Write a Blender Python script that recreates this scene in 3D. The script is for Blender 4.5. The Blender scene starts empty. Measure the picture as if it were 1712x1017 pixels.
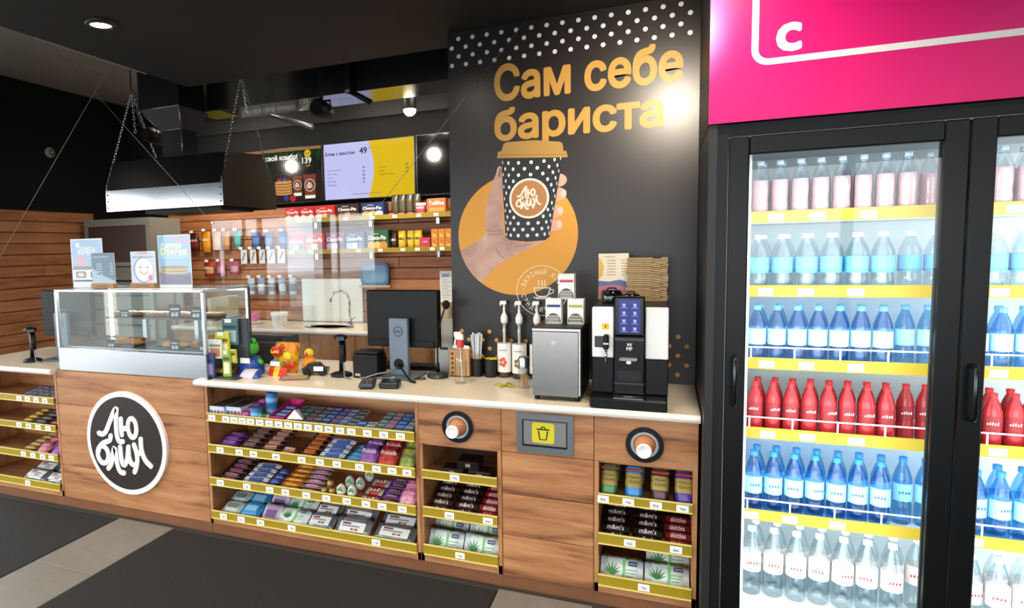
import bpy, math, random
from mathutils import Vector, Matrix
random.seed(7)
SC = bpy.context.scene
COL = SC.collection
PI = math.pi
# ------------------------------------------------------------------ camera
cam_data = bpy.data.cameras.new('camera')
cam = bpy.data.objects.new('camera', cam_data)
COL.objects.link(cam)
CR, CU, CF = Vector((.92436682, .38071436, -.02454706)), Vector((-.01063386, .09002963, .99588232)), Vector((-.38135666, .92029954, -.08726887))
cm = Matrix((CR, CU, -CF)).transposed().to_4x4()
cm.translation = (1.1004, -2.7798, 1.6021)
cam.matrix_world = cm
cam_data.sensor_fit = 'HORIZONTAL'
cam_data.sensor_width = 36
cam_data.lens = 1050.41 / 1712 * 36
cam_data.shift_x = (856 - 678) / 1712
cam_data.clip_start = .05
SC.camera = cam
# ------------------------------------------------------------------ world, exposure
vs = SC.view_settings
vs.view_transform = 'Standard'
vs.look = 'None'
vs.gamma = 1
vs.use_curve_mapping = False
vs.exposure = 0.0
SC.cycles.transparent_max_bounces = 32
SC.cycles.use_denoising = True
SKY = 6.5
world = bpy.data.worlds.new('overcast_sky')
SC.world = world
world.use_nodes = True
wb = world.node_tree.nodes['Background']
wb.inputs[0].default_value = (.90, .95, 1.0, 1)
wb.inputs[1].default_value = SKY
def portal(x, y, z, sx, sy, rot):
    l = bpy.data.lights.new('window_portal', 'AREA')
    l.shape = 'RECTANGLE'; l.size = sx; l.size_y = sy
    l.cycles.is_portal = True
    o = bpy.data.objects.new('window_portal', l)
    COL.objects.link(o); o.location = (x, y, z); o.rotation_euler = rot
portal(.3, -5.98, 1.3, 9.4, 2.4, (PI/2, 0, PI))
portal(-4.4, -2.6, 1.2, 6.6, 2.2, (PI/2, 0, PI/2*3))
SPOT_W = 62.0
def lamp_light(x, y, z, w=None, ang=2.8, col=(1, .90, .76), r=.05, tilt=(0, 0, 0)):
    l = bpy.data.lights.new('downlight_bulb', 'SPOT')
    l.energy = SPOT_W if w is None else w
    l.spot_size = ang; l.spot_blend = 1.0; l.color = col; l.shadow_soft_size = r
    o = bpy.data.objects.new('downlight_bulb', l)
    COL.objects.link(o); o.location = (x, y, z); o.rotation_euler = tilt
    return o
# ------------------------------------------------------------------ materials
def lin(h):
    h = h.lstrip('#')
    out = []
    for i in (0, 2, 4):
        c = int(h[i:i+2], 16) / 255
        out.append(c / 12.92 if c <= .04045 else ((c + .055) / 1.055) ** 2.4)
    return (*out, 1)
MATS = {}
def mat(col, rough=.5, metal=0., emit=0., trans=0., alpha=1., noise=0., scale=30., bump=0., spec=.5, coat=0., ior=1.45):
    key = (col, rough, metal, emit, trans, alpha, noise, scale, bump, spec, coat, ior)
    if key in MATS: return MATS[key]
    m = bpy.data.materials.new('surface_' + col)
    m.use_nodes = True
    nt = m.node_tree; b = nt.nodes['Principled BSDF']
    b.inputs['Base Color'].default_value = lin(col)
    b.inputs['Roughness'].default_value = rough
    b.inputs['Metallic'].default_value = metal
    b.inputs['Specular IOR Level'].default_value = spec
    b.inputs['Coat Weight'].default_value = coat
    b.inputs['IOR'].default_value = ior
    b.inputs['Transmission Weight'].default_value = trans
    b.inputs['Alpha'].default_value = alpha
    if emit:
        b.inputs['Emission Color'].default_value = lin(col)
        b.inputs['Emission Strength'].default_value = emit
    if noise or bump:
        tc = nt.nodes.new('ShaderNodeTexCoord')
        n = nt.nodes.new('ShaderNodeTexNoise')
        n.inputs['Scale'].default_value = scale; n.inputs['Detail'].default_value = 5
        nt.links.new(tc.outputs['Object'], n.inputs['Vector'])
        if noise:
            r = nt.nodes.new('ShaderNodeMapRange')
            r.inputs['To Min'].default_value = 1 - noise; r.inputs['To Max'].default_value = 1 + noise
            r.inputs['From Min'].default_value = .3; r.inputs['From Max'].default_value = .7
            nt.links.new(n.outputs['Fac'], r.inputs['Value'])
            mx = nt.nodes.new('ShaderNodeVectorMath'); mx.operation = 'SCALE'
            mx.inputs[0].default_value = lin(col)[:3]
            nt.links.new(r.outputs['Result'], mx.inputs['Scale'])
            nt.links.new(mx.outputs['Vector'], b.inputs['Base Color'])
        if bump:
            bp = nt.nodes.new('ShaderNodeBump'); bp.inputs['Strength'].default_value = bump; bp.inputs['Distance'].default_value = .01
            nt.links.new(n.outputs['Fac'], bp.inputs['Height'])
            nt.links.new(bp.outputs['Normal'], b.inputs['Normal'])
    MATS[key] = m
    return m
def wood(name, dark, mid, light, axis='x', rough=.45, grain=1.0, knots=True):
    m = bpy.data.materials.new(name); m.use_nodes = True
    nt = m.node_tree; b = nt.nodes['Principled BSDF']; L = nt.links.new; N = nt.nodes.new
    tc = N('ShaderNodeTexCoord'); oi = N('ShaderNodeObjectInfo'); mp = N('ShaderNodeMapping')
    s = {'x': (1.1, 6, 9), 'y': (6, 1.1, 9), 'z': (7, 7, 1.1)}[axis]
    mp.inputs['Scale'].default_value = s
    ml = N('ShaderNodeMath'); ml.operation = 'MULTIPLY'; ml.inputs[1].default_value = 37.0
    L(oi.outputs['Random'], ml.inputs[0]); L(tc.outputs['Object'], mp.inputs['Vector'])
    n1 = N('ShaderNodeTexNoise'); n1.noise_dimensions = '4D'
    n1.inputs['Scale'].default_value = 1.6; n1.inputs['Detail'].default_value = 6; n1.inputs['Distortion'].default_value = .9
    L(mp.outputs['Vector'], n1.inputs['Vector']); L(ml.outputs[0], n1.inputs['W'])
    n2 = N('ShaderNodeTexNoise'); n2.noise_dimensions = '4D'
    n2.inputs['Scale'].default_value = 9; n2.inputs['Detail'].default_value = 4; n2.inputs['Distortion'].default_value = .4
    L(mp.outputs['Vector'], n2.inputs['Vector']); L(ml.outputs[0], n2.inputs['W'])
    mixf = N('ShaderNodeMath'); mixf.operation = 'MULTIPLY_ADD'; mixf.inputs[1].default_value = .28 * grain
    L(n2.outputs['Fac'], mixf.inputs[0]); L(n1.outputs['Fac'], mixf.inputs[2])
    n3 = N('ShaderNodeTexNoise'); n3.noise_dimensions = '4D'
    n3.inputs['Scale'].default_value = .55; n3.inputs['Detail'].default_value = 3; n3.inputs['Distortion'].default_value = 1.6
    L(mp.outputs['Vector'], n3.inputs['Vector']); L(ml.outputs[0], n3.inputs['W'])
    mix3 = N('ShaderNodeMath'); mix3.operation = 'MULTIPLY_ADD'; mix3.inputs[1].default_value = .55
    sb = N('ShaderNodeMath'); sb.operation = 'SUBTRACT'; sb.inputs[1].default_value = .5
    L(n3.outputs['Fac'], sb.inputs[0]); L(sb.outputs[0], mix3.inputs[0]); L(mixf.outputs[0], mix3.inputs[2])
    mixf = mix3
    rp = N('ShaderNodeValToRGB'); e = rp.color_ramp.elements
    e[0].position = .42; e[0].color = lin(dark); e[1].position = .80; e[1].color = lin(light)
    k = e.new(.56); k.color = lin(mid)
    L(mixf.outputs[0], rp.inputs['Fac']); L(rp.outputs['Color'], b.inputs['Base Color'])
    bp = N('ShaderNodeBump'); bp.inputs['Strength'].default_value = .06; bp.inputs['Distance'].default_value = .01
    L(n2.outputs['Fac'], bp.inputs['Height']); L(bp.outputs['Normal'], b.inputs['Normal'])
    b.inputs['Roughness'].default_value = rough
    return m
WOOD = wood('oak_laminate', '#6a4124', '#a16a41', '#bb8758')
WOODV = wood('oak_laminate_upright', '#6a4124', '#a16a41', '#bb8758', 'z')
SIDING = wood('pine_siding', '#7d4626', '#a5663c', '#bb7f50')
SIDINGY = wood('pine_siding_side', '#7d4626', '#a5663c', '#bb7f50', 'y')
TOP = mat('#e6d7bd', .28, noise=.04, scale=60, coat=.2)
TOPEDGE = mat('#efe9dc', .3)
YEL = mat('#9d8517', .45)
YELEDGE = mat('#e2d27a', .4)
WHITE = mat('#ecebe6', .5)
PAPER = mat('#f2f1ee', .6)
BLACK = mat('#060708', .4, spec=.3)
BLK2 = mat('#0d0e0f', .45, spec=.3)
GLOSSBLK = mat('#08090a', .08)
STEEL = mat('#b9bcc0', .28, 1.)
STEELB = mat('#a9acb0', .38, 1.)
CHROME = mat('#d6d8da', .12, 1.)
TAGBLUE = mat('#3a4a86', .6)
DARKBACK = mat('#4a2d1c', .6, noise=.1, scale=8)
def glass(name, rough=0., tint=(1, 1, 1), refl=.12, fres=1.45):
    # clear pane: light passes straight through, a Fresnel share is mirrored
    m = bpy.data.materials.new(name); m.use_nodes = True
    nt = m.node_tree; nt.nodes.clear(); N = nt.nodes.new; L = nt.links.new
    out = N('ShaderNodeOutputMaterial'); mx = N('ShaderNodeMixShader')
    t = N('ShaderNodeBsdfTransparent'); t.inputs[0].default_value = (*tint, 1)
    g = N('ShaderNodeBsdfGlossy'); g.inputs['Roughness'].default_value = rough
    f = N('ShaderNodeLayerWeight'); f.inputs['Blend'].default_value = .5
    pw = N('ShaderNodeMath'); pw.operation = 'POWER'; pw.inputs[1].default_value = 4.0
    ad = N('ShaderNodeMath'); ad.operation = 'MULTIPLY_ADD'; ad.inputs[1].default_value = .75; ad.inputs[2].default_value = refl; ad.use_clamp = True
    L(f.outputs['Facing'], pw.inputs[0]); L(pw.outputs[0], ad.inputs[0]); L(ad.outputs[0], mx.inputs[0]); L(t.outputs[0], mx.inputs[1]); L(g.outputs[0], mx.inputs[2]); L(mx.outputs[0], out.inputs[0])
    return m
CASEGL = glass('case_glass', refl=.055, tint=(.94, .98, .975))
GLASS = glass('clear_glass', refl=.02, tint=(.95, .985, .975))
ACRYL = glass('acrylic_sheet', rough=.03, refl=.042, tint=(.93, .96, .98))
PET = glass('clear_plastic', rough=.05, refl=.05, tint=(.93, .95, .96))
# ------------------------------------------------------------------ mesh builder
class MB:
    def __init__(s):
        s.v = []; s.f = []; s.m = []; s.sm = []; s.M = None
    def add(s, verts, faces, mi=0, smooth=False):
        k = len(s.v)
        if s.M is not None: verts = [s.M @ Vector(p) for p in verts]
        s.v.extend(tuple(p) for p in verts)
        for f in faces:
            s.f.append([k + i for i in f]); s.m.append(mi); s.sm.append(smooth)
        return s
    def box(s, x0, y0, z0, x1, y1, z1, mi=0):
        v = [(x, y, z) for z in (z0, z1) for y in (y0, y1) for x in (x0, x1)]
        return s.add(v, [(0, 2, 3, 1), (4, 5, 7, 6), (0, 1, 5, 4), (2, 6, 7, 3), (0, 4, 6, 2), (1, 3, 7, 5)], mi)
    def cbox(s, x0, y0, z0, x1, y1, z1, c=.004, mi=0):
        lo = (x0, y0, z0); hi = (x1, y1, z1); v = []; idx = {}
        c = min(c, (x1-x0)*.49, (y1-y0)*.49, (z1-z0)*.49)
        for a in (0, 1):
            for b in (0, 1):
                for d in (0, 1):
                    for ax in range(3):
                        p = []
                        for i, t in enumerate((a, b, d)):
                            e = hi[i] if t else lo[i]
                            if i != ax: e += -c if t else c
                            p.append(e)
                        idx[(a, b, d, ax)] = len(v); v.append(tuple(p))
        F = []
        I = lambda a, b, d, ax: idx[(a, b, d, ax)]
        cen = Vector(((x0+x1)/2, (y0+y1)/2, (z0+z1)/2))
        def face(ids):
            n = (Vector(v[ids[1]]) - Vector(v[ids[0]])).cross(Vector(v[ids[2]]) - Vector(v[ids[0]]))
            m = sum((Vector(v[i]) for i in ids), Vector()) / len(ids) - cen
            F.append(ids if n.dot(m) > 0 else ids[::-1])
        for ax in range(3):
            o = [i for i in range(3) if i != ax]
            for t in (0, 1):
                q = []
                for p in ((0, 0), (0, 1), (1, 1), (1, 0)):
                    k = [0, 0, 0]; k[ax] = t; k[o[0]] = p[0]; k[o[1]] = p[1]
                    q.append(I(*k, ax))
                face(q)
        for ax in range(3):
            o = [i for i in range(3) if i != ax]
            for p in ((0, 0), (0, 1), (1, 0), (1, 1)):
                k0 = [0]*3; k1 = [0]*3
                k0[o[0]] = k1[o[0]] = p[0]; k0[o[1]] = k1[o[1]] = p[1]; k1[ax] = 1
                face([I(*k0, o[0]), I(*k1, o[0]), I(*k1, o[1]), I(*k0, o[1])])
        for a in (0, 1):
            for b in (0, 1):
                for d in (0, 1): face([I(a, b, d, 0), I(a, b, d, 1), I(a, b, d, 2)])
        return s.add(v, F, mi)
    def quad(s, p, mi=0): return s.add(p, [tuple(range(len(p)))], mi)
    def prism(s, poly, a, b, axis='y', mi=0, side=None, smooth=False):
        # poly in (x,z) for y, (x,y) for z, (y,z) for x; extruded from a to b along the axis
        P = {'y': lambda p, t: (p[0], t, p[1]), 'z': lambda p, t: (p[0], p[1], t), 'x': lambda p, t: (t, p[0], p[1])}[axis]
        n = len(poly)
        area = sum(poly[i][0]*poly[(i+1) % n][1] - poly[(i+1) % n][0]*poly[i][1] for i in range(n))
        poly = list(poly)
        if (area < 0) != (axis == 'y'): poly.reverse()
        if b < a: a, b = b, a
        v = [P(p, a) for p in poly] + [P(p, b) for p in poly]
        s.add(v, [tuple(range(n-1, -1, -1)), tuple(range(n, 2*n))], mi)
        s.add(v, [(i, (i+1) % n, n+(i+1) % n, n+i) for i in range(n)], mi if side is None else side, smooth)
        return s
    def lathe(s, prof, seg=16, c=(0, 0, 0), mi=0, smooth=True, sx=1, sy=1):
        v = []; F = []
        for r, z in prof:
            for i in range(seg):
                a = 2*PI*i/seg
                v.append((c[0]+r*math.cos(a)*sx, c[1]+r*math.sin(a)*sy, c[2]+z))
        for j in range(len(prof)-1):
            for i in range(seg):
                F.append((j*seg+i, j*seg+(i+1) % seg, (j+1)*seg+(i+1) % seg, (j+1)*seg+i))
        s.add(v, F, mi, smooth)
        if prof[0][0] > 1e-6: s.add(v[:seg], [tuple(range(seg-1, -1, -1))], mi)
        if prof[-1][0] > 1e-6: s.add(v[-seg:], [tuple(range(seg))], mi)
        return s
    def tube(s, path, r, seg=6, mi=0, cap=True):
        path = [Vector(p) for p in path]; n = len(path); v = []; F = []
        up = Vector((0, 0, 1)); prev = None
        for i, p in enumerate(path):
            t = (path[min(i+1, n-1)] - path[max(i-1, 0)]).normalized()
            if prev is None:
                a = t.cross(up)
                if a.length < 1e-3: a = t.cross(Vector((1, 0, 0)))
                a.normalize()
            else:
                a = prev - t*prev.dot(t)
                if a.length < 1e-6: a = t.orthogonal()
                a.normalize()
            prev = a; b = t.cross(a); rr = r[i] if isinstance(r, (list, tuple)) else r
            for k in range(seg):
                q = 2*PI*k/seg
                v.append(p + a*math.cos(q)*rr + b*math.sin(q)*rr)
        for i in range(n-1):
            for k in range(seg):
                F.append((i*seg+k, i*seg+(k+1) % seg, (i+1)*seg+(k+1) % seg, (i+1)*seg+k))
        if cap: F += [tuple(range(seg-1, -1, -1)), tuple((n-1)*seg+k for k in range(seg))]
        return s.add(v, F, mi, seg > 4)
    def ball(s, c, r, mi=0, seg=12, rings=8, sc=(1, 1, 1)):
        pr = [(max(r*math.sin(PI*j/rings), 0), -r*math.cos(PI*j/rings)) for j in range(rings+1)]
        v = []; F = []
        v.append((c[0], c[1], c[2]-r*sc[2]))
        for j in range(1, rings):
            for i in range(seg):
                a = 2*PI*i/seg
                v.append((c[0]+pr[j][0]*math.cos(a)*sc[0], c[1]+pr[j][0]*math.sin(a)*sc[1], c[2]+pr[j][1]*sc[2]))
        v.append((c[0], c[1], c[2]+r*sc[2]))
        for i in range(seg): F.append((0, 1+(i+1) % seg, 1+i))
        for j in range(rings-2):
            for i in range(seg):
                F.append((1+j*seg+i, 1+j*seg+(i+1) % seg, 1+(j+1)*seg+(i+1) % seg, 1+(j+1)*seg+i))
        l = len(v)-1
        for i in range(seg): F.append((l, 1+(rings-2)*seg+i, 1+(rings-2)*seg+(i+1) % seg))
        return s.add(v, F, mi, True)
    def disc(s, c, r, y=0, mi=0, seg=20, rx=None):
        # flat disc facing -Y
        return s.add([(c[0]+(rx or r)*math.cos(2*PI*i/seg), y, c[1]+r*math.sin(2*PI*i/seg)) for i in range(seg)], [tuple(range(seg))], mi)
    def ring(s, c, r0, r1, y=0, mi=0, seg=32, thick=0):
        # annulus in the XZ plane facing -Y
        v = []
        for r in (r0, r1):
            for i in range(seg): v.append((c[0]+r*math.cos(2*PI*i/seg), y, c[1]+r*math.sin(2*PI*i/seg)))
        F = [(i, seg+i, seg+(i+1) % seg, (i+1) % seg) for i in range(seg)]
        if thick:
            n = len(v); v += [(p[0], y+thick, p[2]) for p in v]
            F += [(n+(i+1) % seg, n+seg+(i+1) % seg, n+seg+i, n+i) for i in range(seg)]
            F += [(seg+i, n+seg+i, n+seg+(i+1) % seg, seg+(i+1) % seg) for i in range(seg)]
            F += [((i+1) % seg, n+(i+1) % seg, n+i, i) for i in range(seg)]
        return s.add(v, F, mi)
    def stroke(s, pts, w, y0, y1, mi=0, closed=False, cap=5):
        # rounded ribbon in the XZ plane from y0 (front) to y1
        pts = [Vector(p) for p in pts]; n = len(pts); Lp = []; Rp = []
        for i in range(n):
            if closed: t = pts[(i+1) % n] - pts[i-1]
            else: t = pts[min(i+1, n-1)] - pts[max(i-1, 0)]
            t.normalize(); q = Vector((-t.y, t.x))
            Lp.append(pts[i] + q*w/2); Rp.append(pts[i] - q*w/2)
        if closed:
            v = [(p.x, y0, p.y) for p in Lp] + [(p.x, y0, p.y) for p in Rp]
            F = [(i, n+i, n+(i+1) % n, (i+1) % n) for i in range(n)]
            v += [(p[0], y1, p[2]) for p in v]
            F += [(i, (i+1) % n, 2*n+(i+1) % n, 2*n+i) for i in range(n)] + [(n+(i+1) % n, n+i, 3*n+i, 3*n+(i+1) % n) for i in range(n)]
            return s.add(v, F, mi)
        s.ns = getattr(s, 'ns', 0) + 1
        y0 -= 3e-5 * (s.ns % 12)
        c = [Vector(p) for p in pts]
        t0 = (c[0]-c[1]).normalized(); t1 = (c[-1]-c[-2]).normalized()
        def capp(p, t):
            a0 = math.atan2(t.y, t.x)
            return [p + Vector((math.cos(a0-PI/2+PI*k/(cap+1)), math.sin(a0-PI/2+PI*k/(cap+1))))*w/2 for k in range(1, cap+1)]
        out = Rp + capp(c[-1], t1) + Lp[::-1] + capp(c[0], t0)
        m = len(out); e1 = capp(c[-1], t1); k1 = len(e1)
        v = [(p.x, y0, p.y) for p in out] + [(p.x, y1, p.y) for p in out]
        F = [(i, i+1, 2*n+k1-2-i, 2*n+k1-1-i) for i in range(n-1)]
        F.append(tuple(range(n-1, n+k1+1)))
        F.append(tuple([2*n+k1-1] + list(range(2*n+k1, m)) + [0]))
        F += [(i, m+i, m+(i+1) % m, (i+1) % m) for i in range(m)]
        return s.add(v, F, mi)
    def pack(s, w, d, h, mi=0, band=None, mb=1, nx=8, ny=4, crimp=.06):
        # flow-wrapped pillow lying flat, base at z=0, crimped at both X ends
        def prof(u, v):
            if u < crimp or u > 1-crimp: return .08
            uu = (u-crimp)/(1-2*crimp)
            return .08 + .92*(max(0, math.sin(PI*uu))**.35)*(max(0, math.sin(PI*v))**.45)
        us = [0, crimp] + [crimp+(1-2*crimp)*i/(nx-2) for i in range(1, nx-2)] + [1-crimp, 1]
        v = []; idx = {}
        for t in (1, -1):
            for i, u in enumerate(us):
                for j in range(ny+1):
                    q = j/ny
                    if t < 0 and j in (0, ny): idx[(t, i, j)] = idx[(1, i, j)]; continue
                    z = h/2 + t*h/2*prof(u, q)
                    if j in (0, ny): z = h/2
                    wob = .02*d*math.sin(u*17)*(1 if j in (0, ny) else 0)
                    idx[(t, i, j)] = len(v); v.append(((u-.5)*w, (q-.5)*d*(1 if crimp < u < 1-crimp else .96)+wob, z))
        k = len(us); Fs = {0: [], 1: []}
        for t in (1, -1):
            for i in range(k-1):
                for j in range(ny):
                    q = [idx[(t, i, j)], idx[(t, i+1, j)], idx[(t, i+1, j+1)], idx[(t, i, j+1)]]
                    if t < 0: q.reverse()
                    um = (us[i]+us[i+1])/2
                    Fs[1 if band and t > 0 and band[0] <= um <= band[1] else 0].append(tuple(q))
        b = len(s.v)
        s.add(v, Fs[0], mi, True)
        for f in Fs[1]:
            s.f.append([b+x for x in f]); s.m.append(mb); s.sm.append(True)
        return s
    def text(s, body, x, z, w=None, h=None, y=0, mi=0, bold=0., align='c', top=False, thick=0, shear=0.):
        # writing facing -Y (or lying face up when top is set), box-fitted to w and/or h
        if body.startswith('~'):
            # writing too small to read in the picture: a row of uneven strokes
            hh = h or w*.2; ww = w or hh*4; n = max(3, int(ww/(hh*.62))); rnd = random.Random(len(body)*31+n)
            for k in range(n):
                u = x-ww/2+ww*(k+.5)/n; g = hh*rnd.uniform(.55, 1); a = ww/n*.34; z0_ = z-hh/2
                q = [(u-a, z0_), (u+a*.6, z0_), (u+a, z0_+g), (u-a*.5, z0_+g)]
                s.add([(p, r, y) for p, r in q] if top else [(p, y, r) for p, r in q], [(0, 1, 2, 3)], mi)
            return s
        vv, ff = text_mesh(body)
        if not vv: return s
        x0 = min(p[0] for p in vv); x1 = max(p[0] for p in vv); z0 = min(p[1] for p in vv); z1 = max(p[1] for p in vv)
        sx = w/(x1-x0) if w else None; sz = h/(z1-z0) if h else None
        sx = sx or sz; sz = sz or sx
        ox = {'c': (x0+x1)/2, 'l': x0, 'r': x1}[align]; oz = (z0+z1)/2
        pts = [((p[0]-ox)*sx + shear*(p[1]-oz)*sz, (p[1]-oz)*sz) for p in vv]
        n = (16 if max(w or 0, h or 0) > .08 else 8) if bold > .015 and not top else 1
        for k in range(n):
            dx, dz = (bold*math.cos(k*2*PI/n)*sx, bold*math.sin(k*2*PI/n)*sz) if n > 1 else (0, 0)
            e = 1.5e-5*k
            s.add([(x+a+dx, z+b+dz, y+e) for a, b in pts] if top else [(x+a+dx, y-e, z+b+dz) for a, b in pts], ff, mi)
        return s
    def build(s, name, mats, parent=None, loc=None, M=None):
        me = bpy.data.meshes.new(name)
        me.from_pydata(s.v, [], s.f)
        if not isinstance(mats, (list, tuple)): mats = [mats]
        for m in mats: me.materials.append(m)
        me.polygons.foreach_set('material_index', s.m)
        me.polygons.foreach_set('use_smooth', s.sm)
        me.update()
        o = bpy.data.objects.new(name, me); COL.objects.link(o)
        if parent is not None: o.parent = parent
        if loc: o.location = loc
        if M: o.matrix_local = M
        return o
TEXTS = {}
def text_mesh(body, bold=0.):
    k = (body, bold)
    if k not in TEXTS:
        cu = bpy.data.curves.new('writing', 'FONT'); cu.body = body; cu.resolution_u = 3; cu.offset = bold
        o = bpy.data.objects.new('writing', cu); me = o.to_mesh()
        TEXTS[k] = ([(v.co.x, v.co.y) for v in me.vertices], [tuple(p.vertices) for p in me.polygons])
        o.to_mesh_clear(); bpy.data.objects.remove(o); bpy.data.curves.remove(cu)
    return TEXTS[k]
def tag(o, label=None, cat=None, group=None, kind=None):
    if label: o['label'] = label
    if cat: o['category'] = cat
    if group: o['group'] = group
    if kind: o['kind'] = kind
    return o
def thing(name, label, cat, loc=(0, 0, 0), rz=0, group=None):
    o = bpy.data.objects.new(name, None); COL.objects.link(o); o.empty_display_size = .05
    o.location = loc; o.rotation_euler = (0, 0, rz)
    return tag(o, label, cat, group)
KIDS = {}
def dup(o, parent=None):
    c = o.copy(); COL.objects.link(c); c.parent = parent
    if parent is not None: c.matrix_parent_inverse = o.matrix_parent_inverse.copy()
    for ch in list(o.children): dup(ch, c)
    return c
PROTO = {}
def put(key, fn, loc, label, group=None, rz=0., rx=0., ry=0.):
    if key in PROTO: o = dup(PROTO[key])
    else:
        o = fn(); PROTO[key] = o
    o.location = loc; o.rotation_euler = (rx, ry, rz)
    o['label'] = label
    if group: o['group'] = group
    elif 'group' in o: del o['group']
    return o
ORD = ['first', 'second', 'third', 'fourth', 'fifth', 'sixth', 'seventh', 'eighth', 'ninth', 'tenth', 'eleventh', 'twelfth', 'thirteenth', 'fourteenth', 'fifteenth', 'sixteenth', 'seventeenth', 'eighteenth', 'nineteenth', 'twentieth', 'twenty-first', 'twenty-second', 'twenty-third', 'twenty-fourth']
# ================================================================== setting
def struct(name, mb, mats, parent=None):
    o = mb.build(name, mats, parent)
    if parent is None: o['kind'] = 'structure'
    return o
def piece(name, mb, mats, parent): return mb.build(name, mats, parent)
CEIL = mat('#1b1a19', .75, noise=.1, scale=4)
CEILH = mat('#87847d', .8, noise=.08, scale=3)
BLACKWALL = mat('#0a0b0d', .75, spec=.3)
floor = struct('floor', MB().box(-4.6, -6.2, -.1, 5.2, 2.8, 0), mat('#3a3835', .8))
TILE = mat('#7d776e', .45, noise=.07, scale=14)
for x0, x1 in ((-1.955, -1.535), (.40, .82)):
    y = -.035
    for k, ln in enumerate((.57, .6, .6, .6, .6)):
        piece('tile', MB().cbox(x0, y-ln+.004, 0, x1, y, .012, .002), TILE, floor); y -= ln
MATM = mat('#201e1b', .95, noise=.35, scale=220, bump=.5)
for i, (x0, x1, lb) in enumerate(((-4.4, -1.96, 'dark grey ribbed entrance carpet beyond the tile strip under the round sign'), (-1.53, .395, 'dark grey entrance carpet in front of the long snack rack'), (.825, 4.9, 'dark grey entrance carpet in front of the drinks fridge'))):
    o = MB().cbox(x0, -4.2, 0, x1, -.18 if x0 > .5 else -.05, .012, .004).build('entrance_carpet', MATM)
    tag(o, lb, 'carpet')
wall_back = struct('wall_back', MB().box(-4.6, 2.66, 0, 1.4, 2.8, 3.25), BLACKWALL)
wall_left = struct('wall_left', MB().box(-4.6, .75, 0, -4.44, 2.66, 3.25), BLACKWALL)
def plank_row(parent, fixed, a, b, z0, z1, side, m, cuts):
    pts = [a] + [c for c in sorted(cuts) if a < c < b] + [b]
    for p, q in zip(pts, pts[1:]):
        d = random.uniform(-.0015, .0015)
        mb = MB()
        if side == 'y': mb.cbox(p+.001, fixed-.018+d, z0+.004, q-.001, fixed+.002, z1-.002, .004)
        else: mb.cbox(fixed-.002, p+.001, z0+.004, fixed+.018+d, q-.001, z1-.002, .004)
        piece('plank', mb, m, parent)
z = 2.05
k = 0
while z > .12:
    plank_row(wall_back, 2.66, -3.93, -.2, z-.104, z, 'y', SIDING, ((-2.2,), (-1.2, -3.1), (-2.9,), (-1.7,))[k % 4])
    plank_row(wall_left, -4.44, .76, 2.1, z-.104, z, 'x', SIDINGY, ((), (1.5,))[k % 2])
    z -= .104; k += 1
# partition that carries the mural
wall_partition = struct('wall_partition', MB().box(-.004, .575, 0, 1.243, .70, 2.76), mat('#26211f', .5))
struct('wall_right', MB().box(5.0, -6.2, 0, 5.15, 2.8, 3.25), mat('#4a4744', .8))
struct('wall_rear', MB().box(1.243, .72, 0, 5.0, .85, 3.25), BLACKWALL)
struct('ceiling', MB().box(-4.6, -6.2, 3.25, 5.15, 2.8, 3.35), CEILH)
struct('ceiling_soffit', MB().box(-1.98, -6.0, 2.76, 5.0, .80, 3.249), CEIL)
struct('trim_3', MB().box(-1.99, -.35, 2.757, -1.975, .42, 2.80), mat('#8d8a84', .6))
# glossy black bulkhead above the menu screens mirrors them
struct('trim_1', MB().box(-2.36, 1.46, 2.76, .2, 1.81, 3.249), mat('#0a0b10', .2, spec=1.0, coat=.3, ior=1.9))
struct('trim_2', MB().box(-4.42, 2.62, 2.83, .2, 2.655, 2.965), mat('#0b0b0c', .6))
# shop front behind the viewer: piers, sill, head and mullions with daylight between
WF = mat('#2b2c2e', .5)
front = struct('wall_front', MB().box(-4.6, -6.1, 0, 5.15, -5.95, .12).box(-4.6, -6.1, 2.5, 5.15, -5.95, 3.25).box(-4.6, -6.1, .12, -4.2, -5.95, 2.5).box(4.75, -6.1, .12, 5.15, -5.95, 2.5), WF)
front['kind'] = 'structure'
w1 = struct('window_1', MB().box(-4.2, -6.06, .12, 4.75, -6.0, .18).box(-4.2, -6.06, 2.44, 4.75, -6.0, 2.5), WF)
for x in (-2.4, -.6, 1.2, 3.0): piece('mullion', MB().box(x-.05, -6.07, .18, x+.05, -5.98, 2.44), WF, w1)
side = struct('wall_side', MB().box(-4.6, -5.95, 0, -4.44, .75, .12).box(-4.6, -5.95, 2.3, -4.44, .75, 3.25).box(-4.6, .55, .12, -4.44, .75, 2.3), WF)
w2 = struct('window_2', MB().box(-4.55, -5.95, .12, -4.5, .55, .18).box(-4.55, -5.95, 2.24, -4.5, .55, 2.3), WF)
for y in (-4.3, -2.7, -1.1): piece('mullion', MB().box(-4.56, y-.05, .18, -4.48, y+.05, 2.24), WF, w2)
struct('ground_outside', MB().box(-40, -40, -.25, 40, 40, -.15), mat('#8d8b86', .9))
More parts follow.
